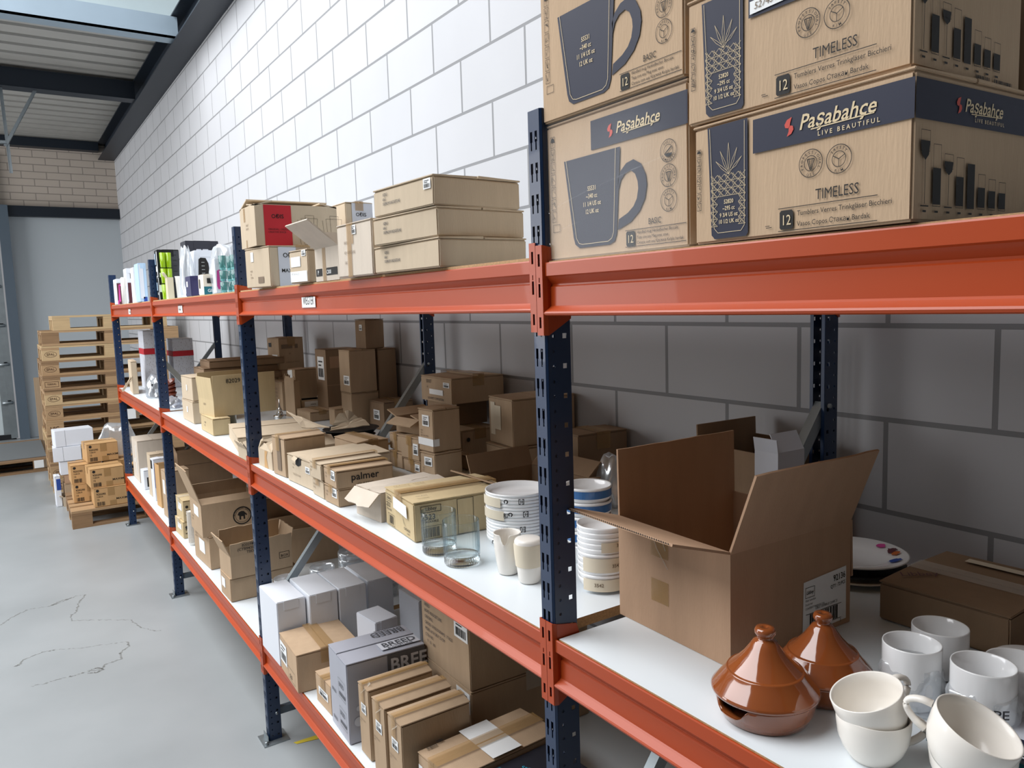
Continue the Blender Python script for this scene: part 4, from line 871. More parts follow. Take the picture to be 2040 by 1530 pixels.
t = carton('pale carton with a torn hole in its upper corner', .036, 1.300, M, 2.5, .27, .228, .093, 'kl', 'x', None, rag=1); smudge(t, 'a', .22, .66, .8, ('W.B.N', 'K.&', '', 'TOTAL STK CTN 360'), 'faint', .0065); sticker(t, 'a', .72, .55, .88, .78)
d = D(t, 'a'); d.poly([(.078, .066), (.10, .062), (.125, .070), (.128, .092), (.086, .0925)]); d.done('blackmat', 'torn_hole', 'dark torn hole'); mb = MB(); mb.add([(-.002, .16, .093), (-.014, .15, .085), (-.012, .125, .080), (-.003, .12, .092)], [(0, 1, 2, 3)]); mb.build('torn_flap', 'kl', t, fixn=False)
t = carton('tall grey taped carton behind the torn hole carton', .029, 1.560, M, 5, .150, .112, .135, 'k', 'x', 'tape', rag=1.5); d = D(t, 'a'); d.rect(.045, .02, .078, .135); d.done('faint', 'grey_tape', 'grey printed tape')
t = open_carton('crumpled pale carton with torn top beside the blue post', .029, 1.715, M, 3, .25, .142, .066, 'kl', {'a': (110, .03), 'n': (150, .06), 'f': (140, .05)}, torn=.010); d = D(t, 'a'); d.poly([(.06, .0), (.10, .0), (.085, .04), (.10, .064), (.07, .064)]); d.done('kc', 'torn_patch', 'torn brown patch')
t = carton('flat wide carton with white label behind the pale torn carton', .268, 1.507, M, 3, .125, .195, .098, 'k', 'y', 'tape', rag=1); sticker(t, 'a', .55, .05, .95, .42, False)
# centre group of small cartons
def lab(t, face='a', u=.30, v=.50, w=.52, h=.34): sticker(t, face, u, v, u+w, v+h)
t = carton('kraft carton under the carton with a white tape band', .403, 1.183, M, 7, .112, .086, .087, 'k', 'y', None); lab(t); smudge(t, 'a', .15, .38, .8, ('GIRO', 'KGS', 'BOWL BALL APERO'), 'faint', .005)
t = carton('upright kraft carton with white label and white tape band', .405, 1.190, M+.0885, 4.5, .108, .092, .143, 'k', 'y', None); lab(t, v=.60, h=.26, w=.45); smudge(t, 'a', .15, .48, .8, ('GIRO', 'KGS', 'BOWL BALL APERO'), 'faint', .005)
d = D(t, 'a'); d.off = .0014; d.rect(0, .022, .092, .046); d.done('paper', 'tape_band', 'white tape band'); d = D(t, 'n'); d.off = .0014; d.rect(0, .022, .022, .046); d.done('paper', 'tape_band', 'white tape band')
for lb, x, y, z, a, lx, ly, h, st in [('lowest small carton left of the label cartons', .400, 1.283, 0, 3, .17, .120, .046, 1), ('second small carton with brown tape left of the label cartons', .398, 1.285, .047, 5, .17, .122, .078, 1),
        ('lowest small carton at the far side of the small carton stack', .395, 1.412, 0, 2, .17, .105, .056, 0), ('second small carton at the far side of the small carton stack', .402, 1.425, .057, -2, .17, .112, .060, 0)]:
    t = carton(lb, x, y, M+z, a, lx, ly, h, 'k', 'x', 'tape')
    if st: sticker(t, 'a', .70, .25, .95, .75)
    d = D(t, 'a'); d.rect(ly*.42, 0, ly*.62, h); d.done('tape', 'packing_tape')
open_carton('small open carton with drooping flap on top of the small carton stack', .430, 1.330, M+.128, 8, .16, .150, .052, 'k', {'a': (-25, .045), 'n': (165, .06), 'f': (20, .06)})
t = carton('long kraft carton behind the label cartons', .640, 1.420, M, 1, .165, .22, .106, 'k', 'y', 'tape'); d = D(t, 'n'); d.ring(.03, .07, .008, .008); d.done('ink')
carton('flat carton in the middle behind the upright label carton', .560, 1.15, M, 0, .030, .20, .05, 'k', 'y', None)
t = open_carton('dark open carton below the 501017 carton', .690, 1.535, M+.107, 0, .135, .24, .088, 'kb', {'n': (120, .05), 'a': (100, .03)})
t = carton('carton printed 501017 on top of the stack beside the rear post', .612, 1.428, M+.205, 0, .228, .244, .096, 'k', 'y', 'tape', rag=2); d = D(t, 'a'); d.text('501017', .045, .070, .014, 'l', 0, .75); d.text('4 1', .05, .050, .009, 'l', 0, .8); d.text('GOURMET COMPOSITION', .055, .008, .009, 'l', 0, .85); d.done('ink'); sticker(t, 'a', .74, .62, .93, .82); d = D(t, 'a'); d.off = .0014; d.rect(.07, .028, .178, .048); d.done('paper', 'paper_tape', 'white paper strip')
# rear group of the second and third bays
t = carton('squat carton in front of the wall behind the galvanised brace', .690, 2.210, M, 1, .150, .165, .134, 'kb', 'y', 'tape'); lab(t, v=.35, h=.35, w=.4)
t = carton('brown carton under the tall brown carton at the wall', .612, 2.400, M, 0, .140, .135, .168, 'k', 'y', None); lab(t, v=.1, h=.3)
t = carton('tall brown carton in the rear stack with a barcode label', .608, 2.392, M+.169, 0, .134, .137, .202, 'k', 'y', None); lab(t, v=.18, h=.22, u=.4)
carton('tall plain carton touching the wall behind the squat carton', .690, 2.392, M, 0, .01, .01, .01, 'kb', 'y', None) if False else None
t = carton('tall plain carton at the wall beside the barcode carton', .752, 2.392, M, 0, .095, .17, .370, 'kb', 'y', None)
t = carton('small topmost carton on the rear stack under the orange beam', .700, 2.400, M+.3725, 6, .10, .105, .140, 'kb', 'y', None); lab(t, u=.42, v=.62, w=.26, h=.2)
t = open_carton('open fronted dark carton with tall white label at the wall', .650, 2.820, M, 1, .180, .150, .358, 'kb', {}); lab(t, v=.55, h=.34, u=.2, w=.6)
mb = MB(); mb.box(0, 0, .355, .18, .15, .358); mb.build('top_flap', 'kb', t); d = D(t, 'n'); d.rect(.02, .26, .18, .32); d.rect(0, .17, .18, .173); d.done('kd')
carton('low kraft carton in front of the grey brace at the back', .530, 2.760, M, 1, .132, .20, .050, 'k', 'y', 'tape')
carton('small low carton behind the low kraft carton', .570, 2.520, M, -2, .10, .09, .085, 'k', 'y', None)
t = open_carton('small open carton with black lining and white front label', .560, 2.980, M, -3, .115, .095, .088, 'kl', {'a': (75, .04), 'w': (65, .06)}, inner='blackmat'); d = D(t, 'n'); d.off = .0014; d.rect(.018, .018, .110, .080); d.done('paper', 'front_label', 'white front label'); d = D(t, 'n'); d.off = .002; d.text('CONTA', .064, .060, .006, 'c', 1); d.text('TORFIN', .064, .048, .005, 'c'); d.done('ink'); d = D(t, 'a'); d.rect(.05, .02, .09, .08); d.done('paper', 'side_label', 'white side label')
t = carton('tall carton with torn white edge beside the small black lined carton', .590, 3.151, M, 2.6, .163, .110, .239, 'k', 'y', None); d = D(t, 'a'); d.poly([(0, .23), (.07, .238), (.075, .15), (.045, .12), (.06, .06), (.03, .0), (0, .0)]); d.done('paper', 'torn_edge', 'torn white paper edge')
carton('lower carton of the rear pair under the long label carton', .600, 3.480, M, 3, .20, .16, .215, 'k', 'y', None)
t = carton('upper carton of the rear pair with white address label', .612, 3.485, M+.216, 9, .157, .152, .189, 'k', 'y', 'tape'); sticker(t, 'a', .40, .12, .85, .48); d = D(t, 'a'); d.rect(.02, .135, .055, .160); d.done('ink'); d = D(t, 'n'); d.rect(.015, .125, .085, .150); d.rect(.1, .125, .12, .150); d.done('faint'); d = D(t, 'n'); d.text('0P', .06, .09, .01); d.text('HANDLE WITH', .04, .04, .009); d.done('faint')
t = carton('narrow upright beige carton with faded rows of print', .560, 3.30, M, 1, .085, .145, .165, 'k', 'y', None); smudge(t, 'a', .1, .68, 1, ('IIII III I', 'II IIII II', 'III II III', 'IIII I II'), 'faint', .014, 1.5)
t = open_carton('narrow upright carton with torn top in front of the faded print carton', .521, 2.965, M, 6, .032, .12, .195, 'k', {'a': (100, .02), 'f': (95, .03)}, torn=.008)
# black pans lying in torn card
def pan(label, x, y, z, r, h, rot):
    t = thing('frying_pan', label, 'pan', (x, y, z), rot); mb = MB(); mb.lathe([(0, 0), (r*.8, 0), (r, h), (r*1.02, h), (r*.985, h-.002), (r*.78, .004), (0, .004)], 48); mb.build('dish', 'black', t)
    mb = MB(); mb.tube([(r*.95, 0, h-.006), (r*1.2, 0, h-.004), (r*1.5, 0, h-.004)], [.008, .009, .010], 10, 1.4); mb.build('handle', 'blackmat', t)
pan('large black pan resting on torn card in the middle of the shelf', .455, 2.03, M+.045, .115, .022, 1.2)
pan('black pan under the large pan behind the tall grey taped carton', .440, 2.02, M+.001, .110, .040, 2.0)
def torn_sheet(label, pts, th, m, seed, name='torn_cardboard'):
    rnd = random.Random(seed); mb = MB(); n = len(pts); P = []
    for i, (p, q) in enumerate(zip(pts, pts[1:]+pts[:1])):
        for k in range(5): f = k/5; P.append(tuple(p[j]+(q[j]-p[j])*f+(rnd.uniform(-.004, .004) if k else 0) for j in range(3)))
    N = len(P); c = tuple(sum(p[j] for p in P)/N for j in range(3)); mb.add([c]+P, [(0, i+1, (i+1) % N+1) for i in range(N)]); o = mb.build(name, m, None, fixn=False); solid(o, th, 0); return tag(o, label, 'cardboard scrap')
torn_sheet('crumpled torn card standing behind the large black pan', [(.42, 2.17, M+.045), (.54, 2.12, M+.045), (.55, 2.14, M+.075), (.50, 2.16, M+.125), (.46, 2.18, M+.11)], .003, 'kl', 5)
torn_sheet('torn card flap lying over the edge of the large black pan', [(.28, 1.80, M+.105), (.46, 1.84, M+.100), (.45, 1.90, M+.125), (.30, 1.83, M+.110)], .003, 'kl', 6)
torn_sheet('torn card flap leaning against the tall grey taped carton', [(.17, 1.80, M+.13), (.25, 1.72, M+.13), (.20, 1.95, M+.155), (.18, 2.0, M+.17)], .003, 'kl', 8)

# ------------------------------------------------------------ middle shelf, third and fourth bays
t = carton('long flat carton lying across behind the second blue post', .020, 2.150, M, -9, .30, .43, .064, 'kl', 'x', None, rag=2)
open_carton('small torn carton at the shelf edge behind the second blue post', .006, 1.965, M, 2, .16, .11, .045, 'kl', {'a': (60, .025), 'n': (150, .05)}, torn=.008)
t = carton('small yellowish carton under the flap carton marked 82029', .041, 2.672, M, 0, .080, .255, .080, 'ky', 'y', None); smudge(t, 'a', .30, .55, .9, ('1 82029', '4/12'), 'darkgrey', .009)
t = open_carton('wide yellowish carton marked 82029 with a raised side flap', .062, 2.722, M+.081, 6, .30, .215, .080, 'ky', {'a': (86, .105), 'n': (88, .115), 'f': (90, .12)})
mb = MB(); V, F = textmesh('82029', 1); k = .020/.72; mb.add([(.060+v[0]*k, -.0085, .155+v[1]*k) for v in V], F); mb.build('print', 'ink', t, fixn=False); smudge(t, 'a', .3, .6, .9, ('1 82029',), 'faint', .010)
t = carton('lower of two upright cartons on the third bay shelf', .050, 3.145, M, 0, .18, .275, .115, 'kl', 'y', None); d = D(t, 'a'); d.rect(.12, .05, .15, .08); d.done('paper')
t = carton('upper of two upright cartons on the third bay shelf', .055, 3.150, M+.116, 2, .18, .235, .124, 'kl', 'y', None); d = D(t, 'a'); d.rect(.11, .05, .13, .08); d.done('paper')
for i, (x, y, w_, l) in enumerate(((.20, 3.49, .42, .30), (.19, 3.50, .43, .28), (.22, 3.49, .42, .30))):
    t = carton(('lowest', 'middle', 'topmost')[i]+' of three flat dark cartons behind the wide 82029 carton', x, y, M+.175+i*.0405, (-2, 1, -1)[i], w_, l-.03, .04, 'kb', 'x', None, rag=2)
carton('tall plain carton carrying the flat dark cartons', .22, 3.49, M, 0, .40, .28, .174, 'k', 'y', None)
def pourer(label, x, y):
    t = thing('steel_pourer', label, 'pourer', (x, y, M+.0005)); mb = MB(); mb.lathe([(0, 0), (.028, 0), (.028, .068), (.030, .070), (.030, .074), (0, .076)], 32); mb.build('cup', 'chrome', t)
    mb = MB(); mb.lathe([(.012, .076), (.016, .082), (.012, .090), (.009, .096), (.012, .100), (.008, .106), (.004, .118), (.0015, .150), (0, .151)], 20); mb.build('spout', 'chrome', t)
pourer('steel pourer with a spike spout beside the yellowish cartons', .165, 2.86); pourer('steel pourer with a spike spout behind the second blue post', .330, 2.60)
for i in range(5):
    mb = MB(); r = .034; mb.lathe([(0, .002), (r*.6, 0), (r, .030), (r*.95, .031), (r*.6, .006), (0, .005)], 28); o = mb.build('brown_cup', 'brownglaze', None, (.150+.003*i, 4.30+.01*i, M+.004+i*.026)); o.rotation_euler = (.05*i, -.12*i, 0); tag(o, 'reddish brown cup in the leaning stack on the far shelf', 'cup', 'leaning stack of brown cups')
bag('plastic_bag', 'clear bag of metal parts lying on the far middle shelf', .100, 4.05, M+.0005, .055, .12, .060, 'film_grey', 31)
for i in range(6):
    mb = MB(); mb.tube([(.08+.01*i, 3.99+.02*i, M+.012+.004*i), (.12-.005*i, 4.08-.012*i, M+.02)], .006, 8); tag(mb.build('metal_tool', 'galv' if i % 2 else 'darkgrey', None), 'short metal bar inside the clear bag on the far shelf', 'tool', 'metal bars in the clear bag')
for lb, x, y, lx, ly, h in (('tall speckled carton with red band at the far end of the middle shelf', .150, 5.30, .135, .25, .445), ('shorter speckled carton with red band beside the taller one', .355, 5.34, .150, .25, .372)):
    t = carton(lb, x, y, M, 0, lx, ly, h, 'whitegrey', 'y', None, name='speckled_box'); rnd = random.Random(3)
    for f in 'na':
        d = D(t, f); 
        for _ in range(150): u, v = rnd.uniform(.004, d.W-.006), rnd.uniform(.01, h-.012); d.rect(u, v, u+.0016, v+.006)
        d.done('faint'); d = D(t, f); d.off = .0014; d.rect(0, h*.60 if h > .4 else h*.64, d.W, h*.70 if h > .4 else h*.75); d.done('red', 'red_band', 'red band')
t = carton('narrow upright kraft carton with an open flap at the shelf end', .020, 5.05, M, -4, .040, .33, .235, 'kl', 'y', None)
torn_sheet('bent pale card strip leaning out beside the last blue post', [(-.055, 5.02, M+.035), (-.045, 5.02, M+.028), (.015, 5.04, M+.10), (.02, 5.05, M+.135), (-.00, 5.04, M+.11)], .004, 'kl', 17, 'card_strip')
bag('bagged_parcel', 'grey plastic bag around a dark parcel with small white label', .125, 4.75, M+.0005, .062, .12, .150, 'film_grey', 41, 'parcel')
t = thing('wrapped_parcel', 'dark folded textile parcel inside the grey plastic bag', 'parcel', (.085, 4.66, M+.001)); t['dims'] = (.085, .18, .10); panel_box(.085, .18, .10, 'greyblack', t, 'body', .006); d = D(t, 'n'); d.off = .004; d.rect(.02, .035, .06, .06); d.done('paper', 'sticker', 'white label')
# ------------------------------------------------------------ bottom shelf, second bay
Q4 = (('tall white carton at the corner beside the second blue post', -.002, 1.672, .106, .222, .240), ('second tall white carton from the blue post', .107, 1.640, .107, .226, .250),
      ('third tall white carton from the blue post', .218, 1.636, .108, .225, .250), ('rearmost tall white carton of the row, set slightly back', .369, 1.727, .107, .232, .217))
for lb, x, y, lx, ly, h in Q4: t = plain(lb, x, y, Lo, 0, lx, ly, h, 'white', 'white_box')
d = D(t, 'a'); d.done('faint')
plain('white carton standing alone behind the tall printed carton', .453, 1.455, Lo, 1.5, .20, .166, .200, 'whitegrey', 'white_box')
plain('low white carton between the tall white cartons and the grey printed carton', .215, 1.300, Lo, 6.5, .088, .13, .235, 'whitegrey', 'white_box')
t = carton('kraft carton with a paper label overhanging the orange beam', -.013, 1.440, Lo, -3, .215, .222, .134, 'kp', 'y', 'tape', rag=1)
sticker(t, 'a', .03, .30, .42, .85); d = D(t, 'a'); d.frame(.10, .012, .19, .055, .001); d.text('GLS', .12, .02, .014, 'l', 1); d.done('ink')
t = carton('small kraft carton squeezed beside the grey printed carton', .027, 1.232, Lo, 1, .17, .135, .100, 'kp', 'x', 'tape'); sticker(t, 'a', .2, .35, .8, .62); 
mat('greyprint', '#a9abb5', .35, noise=.10, nscale=9); mat('greydark', '#54565c', .5)
t = carton('grey printed carton lettered BREED BUDGETLINE', .012, 1.046, Lo, -3, .250, .168, .249, 'greyprint', 'x', None, name='printed_box')
d = D(t, 'n'); d.rect(.128, .180, .25, .243); d.done('greydark'); d = D(t, 'n'); d.off = .0014; d.text('BREED', .136, .190, .042, 'l', 2, .95); d.done('whitegrey')
d = D(t, 'n'); 
for _ in range(9): d.disc(random.uniform(.02, .23), random.uniform(.02, .12), random.uniform(.008, .016))
d.done('whitegrey')
d = D(t, 't'); d.off = .005; d.rect(.120, .020, .245, .070); d.done('whitegrey'); d = D(t, 't'); d.off = .0056; d.text('BREED', .130, .034, .030, 'l', 2, .9); d.text('BUDGETLINE', .140, .021, .009, 'l', 1, 1.1); d.done('greydark')
d = D(t, 't'); d.off = .0056; d.text('BREED', .235, .150, .030, 'l', 2, .9, PI); d.text('BUDGETLINE', .225, .162, .009, 'l', 1, 1.1, PI); d.done('greydark')
d = D(t, 'a'); 
for v in (.03, .12): d.frame(.085, v, .15, v+.06, .001); d.text('BREED', .09, v+.035, .014, 'l', 1, .8); d.rect(.09, v+.008, .145, v+.018); d.text('BREED', .02, v-.005, .010, 'l', 1)
d.done('greydark')
for lb, x, y, ly in (('upright brown carton against the grey printed carton', .029, .931, .074), ('middle one of three upright brown cartons', .020, .800, .085), ('upright brown carton nearest the large flat carton', .020, .698, .085)):
    t = carton(lb, x, y, Lo, 0, .205, ly, .212 if ly < .08 else .220, 'k', 'x', 'tape', rag=1.5); sticker(t, 'a', .30, .62, .75, .76); smudge(t, 'a', .1, .50, .7, ('BOWL SET BLACK', 'QTY'), 'faint', .005)
    mb = MB(); mb.add([(-.004, ly*.3, .205), (-.006, ly*.55, .19), (.02, ly*.5, .222), (.016, ly*.2, .223)], [(0, 1, 2, 3)]); mb.build('loose_tape', 'clear_tape', t, fixn=False)
for i, lb in enumerate(('lower brown carton with white barcode beneath the text printed carton', 'tall printed text carton standing on another brown carton')):
    t = carton(lb, .267, .767, Lo+i*.201, -.6, .42, .295, .200 if i == 0 else .21, 'k', 'y', 'clear_tape', rag=1); sticker(t, 'a', .72, .66, .98, .96)
    if i: smudge(t, 'a', .08, .80, .9, ('BREED', 'BORD BUDGETLINE', 'ORIOBOL', 'GROSS: 18 KILOGRAMS  17 KGS', 'MEAS: 60 X 28 X 25 CM', 'CTN: NO.', '   Y  15  100'), 'darkgrey', .010, 1.9)
t = carton('large flat carton crossed by a wide white tape', .062, .520, Lo, 3, .33, .158, .150, 'kp', 'x', 'tape', rag=1.5)
d = D(t, 't'); d.off = .0075; d.rect(.125, 0, .215, .158); d.done('paper', 'wide_tape', 'wide whitish tape'); d = D(t, 't'); d.off = .0065; d.barcode(.02, .14, .05, .150); d.barcode(.055, .15, .075, .16); d.done('ink'); sticker(t, 'a', .03, .4, .15, .8)
t = thing('cookware_box', 'dark printed cookware box with a ring picture beside the large flat carton', 'box', (.010, .290, Lo), R_(3)); t['dims'] = (.37, .225, .135); panel_box(.37, .225, .135, 'greyblack', t)
d = D(t, 't'); d.ring(.10, .10, .060, .004); d.done('cream'); d = D(t, 't'); d.disc(.10, .10, .055); d.done('darkgrey'); d = D(t, 't'); d.off = .0014
for k, (a, b, s) in enumerate(((.11, .075, .030), (.15, .11, .022), (.13, .17, .02))): d.poly([(a+s*random.uniform(.5, 1)*math.cos(q), b+s*random.uniform(.4, 1)*math.sin(q)) for q in [j*PI/6 for j in range(12)]])
d.done('whitegrey', 'picture', 'food picture'); d = D(t, 't'); d.off = .0014; d.rect(.14, .185, .20, .215); d.done('teal_ink'); d = D(t, 't'); d.off = .0018; d.text('Stone Nature', .235, .175, .014, 'l', 1, 1, -.9); d.rect(0, .175, .02, .215); d.done('cyan', 'print', 'cyan lettering')
open_carton('brown open carton below the shelf of terracotta tagines', .10, -.36, Lo, -6, .28, .30, .12, 'kb', {'f': (60, .08), 'a': (50, .08)})
# glass bowls and cartons at the back
def glassbowl(x, y, r, k):
    for i in range(k):
        mb = MB(); mb.lathe([(0, .002), (r*.6, .001), (r*.85, .012), (r, .040), (r, .060), (r*.97, .060), (r*.97, .040), (r*.82, .015), (0, .006)], 36)
        tag(mb.build('glass_bowl', 'film', None, (x, y, Lo+.0005+i*.028)), 'clear glass bowl stacked behind the tall white cartons', 'bowl', 'clear bowls behind the white cartons')
glassbowl(.165, 2.10, .052, 5); glassbowl(.305, 2.06, .052, 6); glassbowl(.450, 2.10, .055, 7); glassbowl(.600, 2.08, .055, 7)
open_carton('wide brown open carton behind the clear bowls', .330, 2.730, Lo, -5, .29, .25, .135, 'k', {'n': (70, .06), 'f': (80, .06), 'w': (60, .06)})
t = carton('dark brown carton under the middle shelf at the third bay rear', .34, 3.02, Lo, 0, .30, .26, .29, 'kb', 'y', None); d = D(t, 'n'); d.frame(.15, .05, .25, .09, .002); d.text('MAXIM', .16, .06, .016, 'l', 1); d.done('ink')

# ------------------------------------------------------------ bottom shelf, third bay
t = carton('kraft carton at the shelf edge below the flap carton lettered CTB9430', .010, 2.420, Lo, 1, .30, .170, .107, 'k', 'y', None); sticker(t, 'n', .40, .42, .62, .62, False); sticker(t, 'a', .15, .4, .5, .8, False)
t = open_carton('open kraft carton lettered CTB9430 with raised flaps', .017, 2.412, Lo+.108, 2, .275, .180, .100, 'k', {'a': (68, .085), 'n': (82, .060), 'f': (100, .09), 'w': (80, .08)}, inner='kl', torn=.003)
d = MB()
for s_, u, v in (('82029MAXIM', .05, .040), ('(CTB9430-02)', .030, .022), ('TBD1029', .07, .005)):
    V, F = textmesh(s_, 1); k = .0125/.72; c, s2 = math.cos(R_(82)), math.sin(R_(82)); d.add([(u+p[0]*k*1.0, -.0045-(v+p[1]*k)*c, .100+(v+p[1]*k)*s2) for p in V], F)
d.build('print', 'ink', t, fixn=False)
t2 = D(t, 'n'); t2.frame(.215, .045, .262, .075, .002); t2.text('BOX', .222, .052, .012, 'l', 1); t2.done('ink')
t = carton('kraft carton under the elephant logo carton', .036, 2.926, Lo, 2.5, .26, .30, .168, 'k', 'y', 'tape'); sticker(t, 'a', .35, .35, .7, .75, False); smudge(t, 'a', .1, .8, .9, ('LOT 0047', '80MM POT'), 'faint', .009)
t = open_carton('open kraft carton with round elephant logo and tall raised flap', .011, 2.933, Lo+.169, 0, .290, .267, .165, 'k', {'a': (72, .19), 'n': (150, .05), 'f': (100, .06)})
d = D(t, 'n'); d.ring(.195, .080, .046, .006); d.ring(.195, .080, .034, .0015); d.arctext('ELEPHANT GRASS', .195, .080, .0355, .007, PI/2, .22)
d.poly([(.172, .085), (.178, .098), (.190, .103), (.204, .101), (.212, .090), (.220, .082), (.214, .078), (.208, .084), (.208, .060), (.200, .060), (.200, .076), (.188, .076), (.188, .060), (.180, .060), (.180, .080)]); d.done('ink', 'elephant_logo', 'round printed elephant logo'); sticker(t, 'a', .35, .55, .75, .85, False); smudge(t, 'a', .1, .4, .9, ('LOT 0047', 'ST POT'), 'faint', .010)
for i in range(2):
    t = carton(('lower', 'upper')[i]+' yellowish carton beside the paper cup stack', .033+.008*i, 3.585, Lo+i*.097, 2-i, .33+.04*i, .200, .096 if i == 0 else .122, 'ky', 'x', 'clear_tape', rag=1); d = D(t, 'n'); d.disc(.02, .085-.02*(1-i), .008); d.text('92024', .012, .055-.01*(1-i), .013, 'l', 1); d.text('MODEL', .012, .035-.01*(1-i), .008, 'l', 1); d.done('ink'); sticker(t, 'a', .35, .45, .8, .8, False)
for i in range(22):
    mb = MB(); r = .023; mb.lathe([(0, .001), (r*.7, 0), (r*.95, .018), (r, .019), (r*.9, .018), (r*.66, .003), (0, .003)], 20); tag(mb.build('paper_cup', 'porcelain_warm', None, (.052, 3.435, Lo+.0005+i*.0082)), 'small white cup in the tall nested stack beside the yellowish cartons', 'cup', 'nested stack of small white cups')

# ------------------------------------------------------------ bottom shelf, fourth bay
t = carton('tall beige carton at the far end of the bottom shelf', .056, 5.36, Lo, 0, .23, .307, .321, 'kw', 'y', None); d = D(t, 'a'); d.rect(.12, .14, .15, .17); d.rect(.2, .05, .22, .28); d.done('paper')
t = carton('small white carton at the foot of the tall beige carton', .048, 5.08, Lo, 5, .060, .10, .143, 'white', 'y', None); d = D(t, 'n'); d.rect(.02, .02, .05, .09); d.done('ink')
carton('beige carton between the white carton and the blue and white one', .058, 4.80, Lo, 1, .12, .12, .302, 'kl', 'y', None)
t = carton('slim blue and white carton on the bottom shelf', .056, 4.66, Lo, 4, .10, .08, .290, 'white', 'y', None); d = D(t, 'n'); d.rect(.005, .09, .04, .26); d.rect(.05, .06, .09, .12); d.done('blue_ink', 'blue_print', 'blue print'); d = D(t, 'a'); d.rect(.01, .22, .05, .28); d.done('ink')
open_carton('slim brown open carton in front of the blue and white carton', .056, 4.425, Lo, 4, .10, .12, .285, 'kc', {'n': (85, .02)})
t = carton('tall brown carton directly behind the third blue post', .043, 4.10, Lo, 3, .14, .13, .300, 'k', 'x', None); sticker(t, 'a', .3, .5, .7, .8, False)
open_carton('torn brown carton on top of the cartons behind the third post', .045, 4.28, Lo+.301, 0, .13, .13, .060, 'kl', {'a': (95, .03), 'f': (90, .04), 'n': (90, .02)}, torn=.012) if False else None
t = open_carton('large dark brown open carton filled with black parts, fourth bay bottom', .206, 4.62, Lo, 1, .36, .26, .318, 'kb', {'n': (100, .02), 'a': (70, .07)}); d = D(t, 'n'); d.frame(.20, .045, .33, .085, .003); d.text('WONDER', .215, .055, .018, 'l', 1); d.rect(0, .225, .36, .227); d.done('ink')
for i in range(5): mb = MB(); mb.tube([(.24+.05*i, 4.66+.02*i, Lo+.300), (.31+.045*i, 4.80, Lo+.322)], .010, 8); tag(mb.build('black_handle', ('black', 'galv')[i % 2], None), 'black part lying in the large dark open carton', 'part', 'parts in the large dark carton')
mb = MB(); mb.box(.21, 4.63, Lo+.262, .56, 4.87, Lo+.288); tag(mb.build('carton_filling', 'darkgrey', None), 'dark padding under the black parts in the large open carton', 'padding')

# ------------------------------------------------------------ pallets
def pallet(label, x, y, z, a, ms=('wood', 'wood2'), stamp='EPAL', L=1.2, Wd=.8, hh=.1405, group=None, marks=True):
    t = thing('pallet', label, 'pallet', (x, y, z), R_(a), group); b = .020; k = hh-4*b+.0
    k = hh-3*b-.0
    for i, w_ in enumerate((.145, .10, .145, .10, .145)):
        c = (i+.5)/5*Wd if i not in (0, 4) else (.0725 if i == 0 else Wd-.0725)
        mb = MB(); mb.box(0, c-w_/2, hh-b, L, c+w_/2, hh, .0015); mb.build('deck_board', random.choice(ms), t)
    for i, cx in enumerate((.0725, L/2, L-.0725)):
        mb = MB(); mb.box(cx-.0725, 0, hh-2*b, cx+.0725, Wd, hh-b-.0005); mb.build('stringer_board', random.choice(ms), t)
        for j, cy in enumerate((.05, Wd/2, Wd-.05)):
            mb = MB(); mb.box(cx-.0715, cy-.05+.001, b, cx+.0715, cy+.05-.001, hh-2*b-.0005); o = mb.build('block', random.choice(ms), t)
            if i == 0 and j == 0 and marks:
                d = Draw(t, (.143, .1, hh), 'n', .0005); d.O = Vector((.001, 0, 0)); c = hh/2-.01
                if stamp == 'EPAL': d.ring(.071, c, .050, .003, 32, 0, 2*PI, .027); d.text('EPAL', .071, c-.010, .022, 'c', 1)
                if stamp == 'UIC': d.text('UIC.', .071, c-.014, .032, 'c', 2)
                if stamp == 'TERRAL': d.frame(.015, c-.025, .128, c+.025, .003); d.text('TERRAL', .071, c-.006, .016, 'c', 1)
                if stamp == 'U': d.ring(.071, c, .040, .006, 32, 0, 2*PI, .030); d.text('U', .071, c-.012, .026, 'c', 1)
                d.done('woodink', 'branded_stamp', 'dark burnt-in stamp')
    for cy in (.05, Wd/2, Wd-.05):
        mb = MB(); mb.box(0, cy-.05, 0, L, cy+.05, b, .001); mb.build('base_board', random.choice(ms), t)
    return t
pallet('wooden pallet on the floor carrying the MAXIM cartons at the racking end', -.389, 5.865, 0, -.6, hh=.144, marks=False)
st = ['U', 'EPAL', 'EPAL', 'EPAL', 'UIC', 'EPAL', 'EPAL', 'TERRAL', 'EPAL', 'EPAL', '']
dx = [-.435, -.445, -.44, -.45, -.445, -.44, -.435, -.44, -.438, -.425, -.415]
ordn = ['bottom', 'second', 'third', 'fourth', 'fifth', 'sixth', 'seventh', 'eighth', 'ninth', 'tenth', 'eleventh']
for i in range(11):
    pallet('wooden pallet, %s from the floor in the tall stack%s' % (ordn[i], {'UIC': ', stamped UIC', 'TERRAL': ', stamped TERRAL', 'U': ', with a round stamp'}.get(st[i], '')), dx[i], 7.42+random.uniform(-.012, .012), i*.1405, random.uniform(-.5, .5), ms=(('wood', 'wood2'), ('wood3', 'wood'))[i % 3 == 0], stamp=st[i], marks=bool(st[i]))
pallet('light small wooden pallet lying on top of the tall stack', -.315, 7.43, 11*.1405, 0, ('wood3', 'wood3'), '', 1.0, .6, .140, marks=False)
t = thing('delivery_note', 'white delivery note stapled to the fourth pallet stringer', 'paper', (.235, 7.400, .645)); mb = MB(); mb.box(0, 0, 0, .12, .002, .10); mb.build('sheet', 'paper', t); mb = MB(); mb.box(.09, -.001, .002, .12, -.0002, .098); mb.build('barcode_strip', 'faint', t)
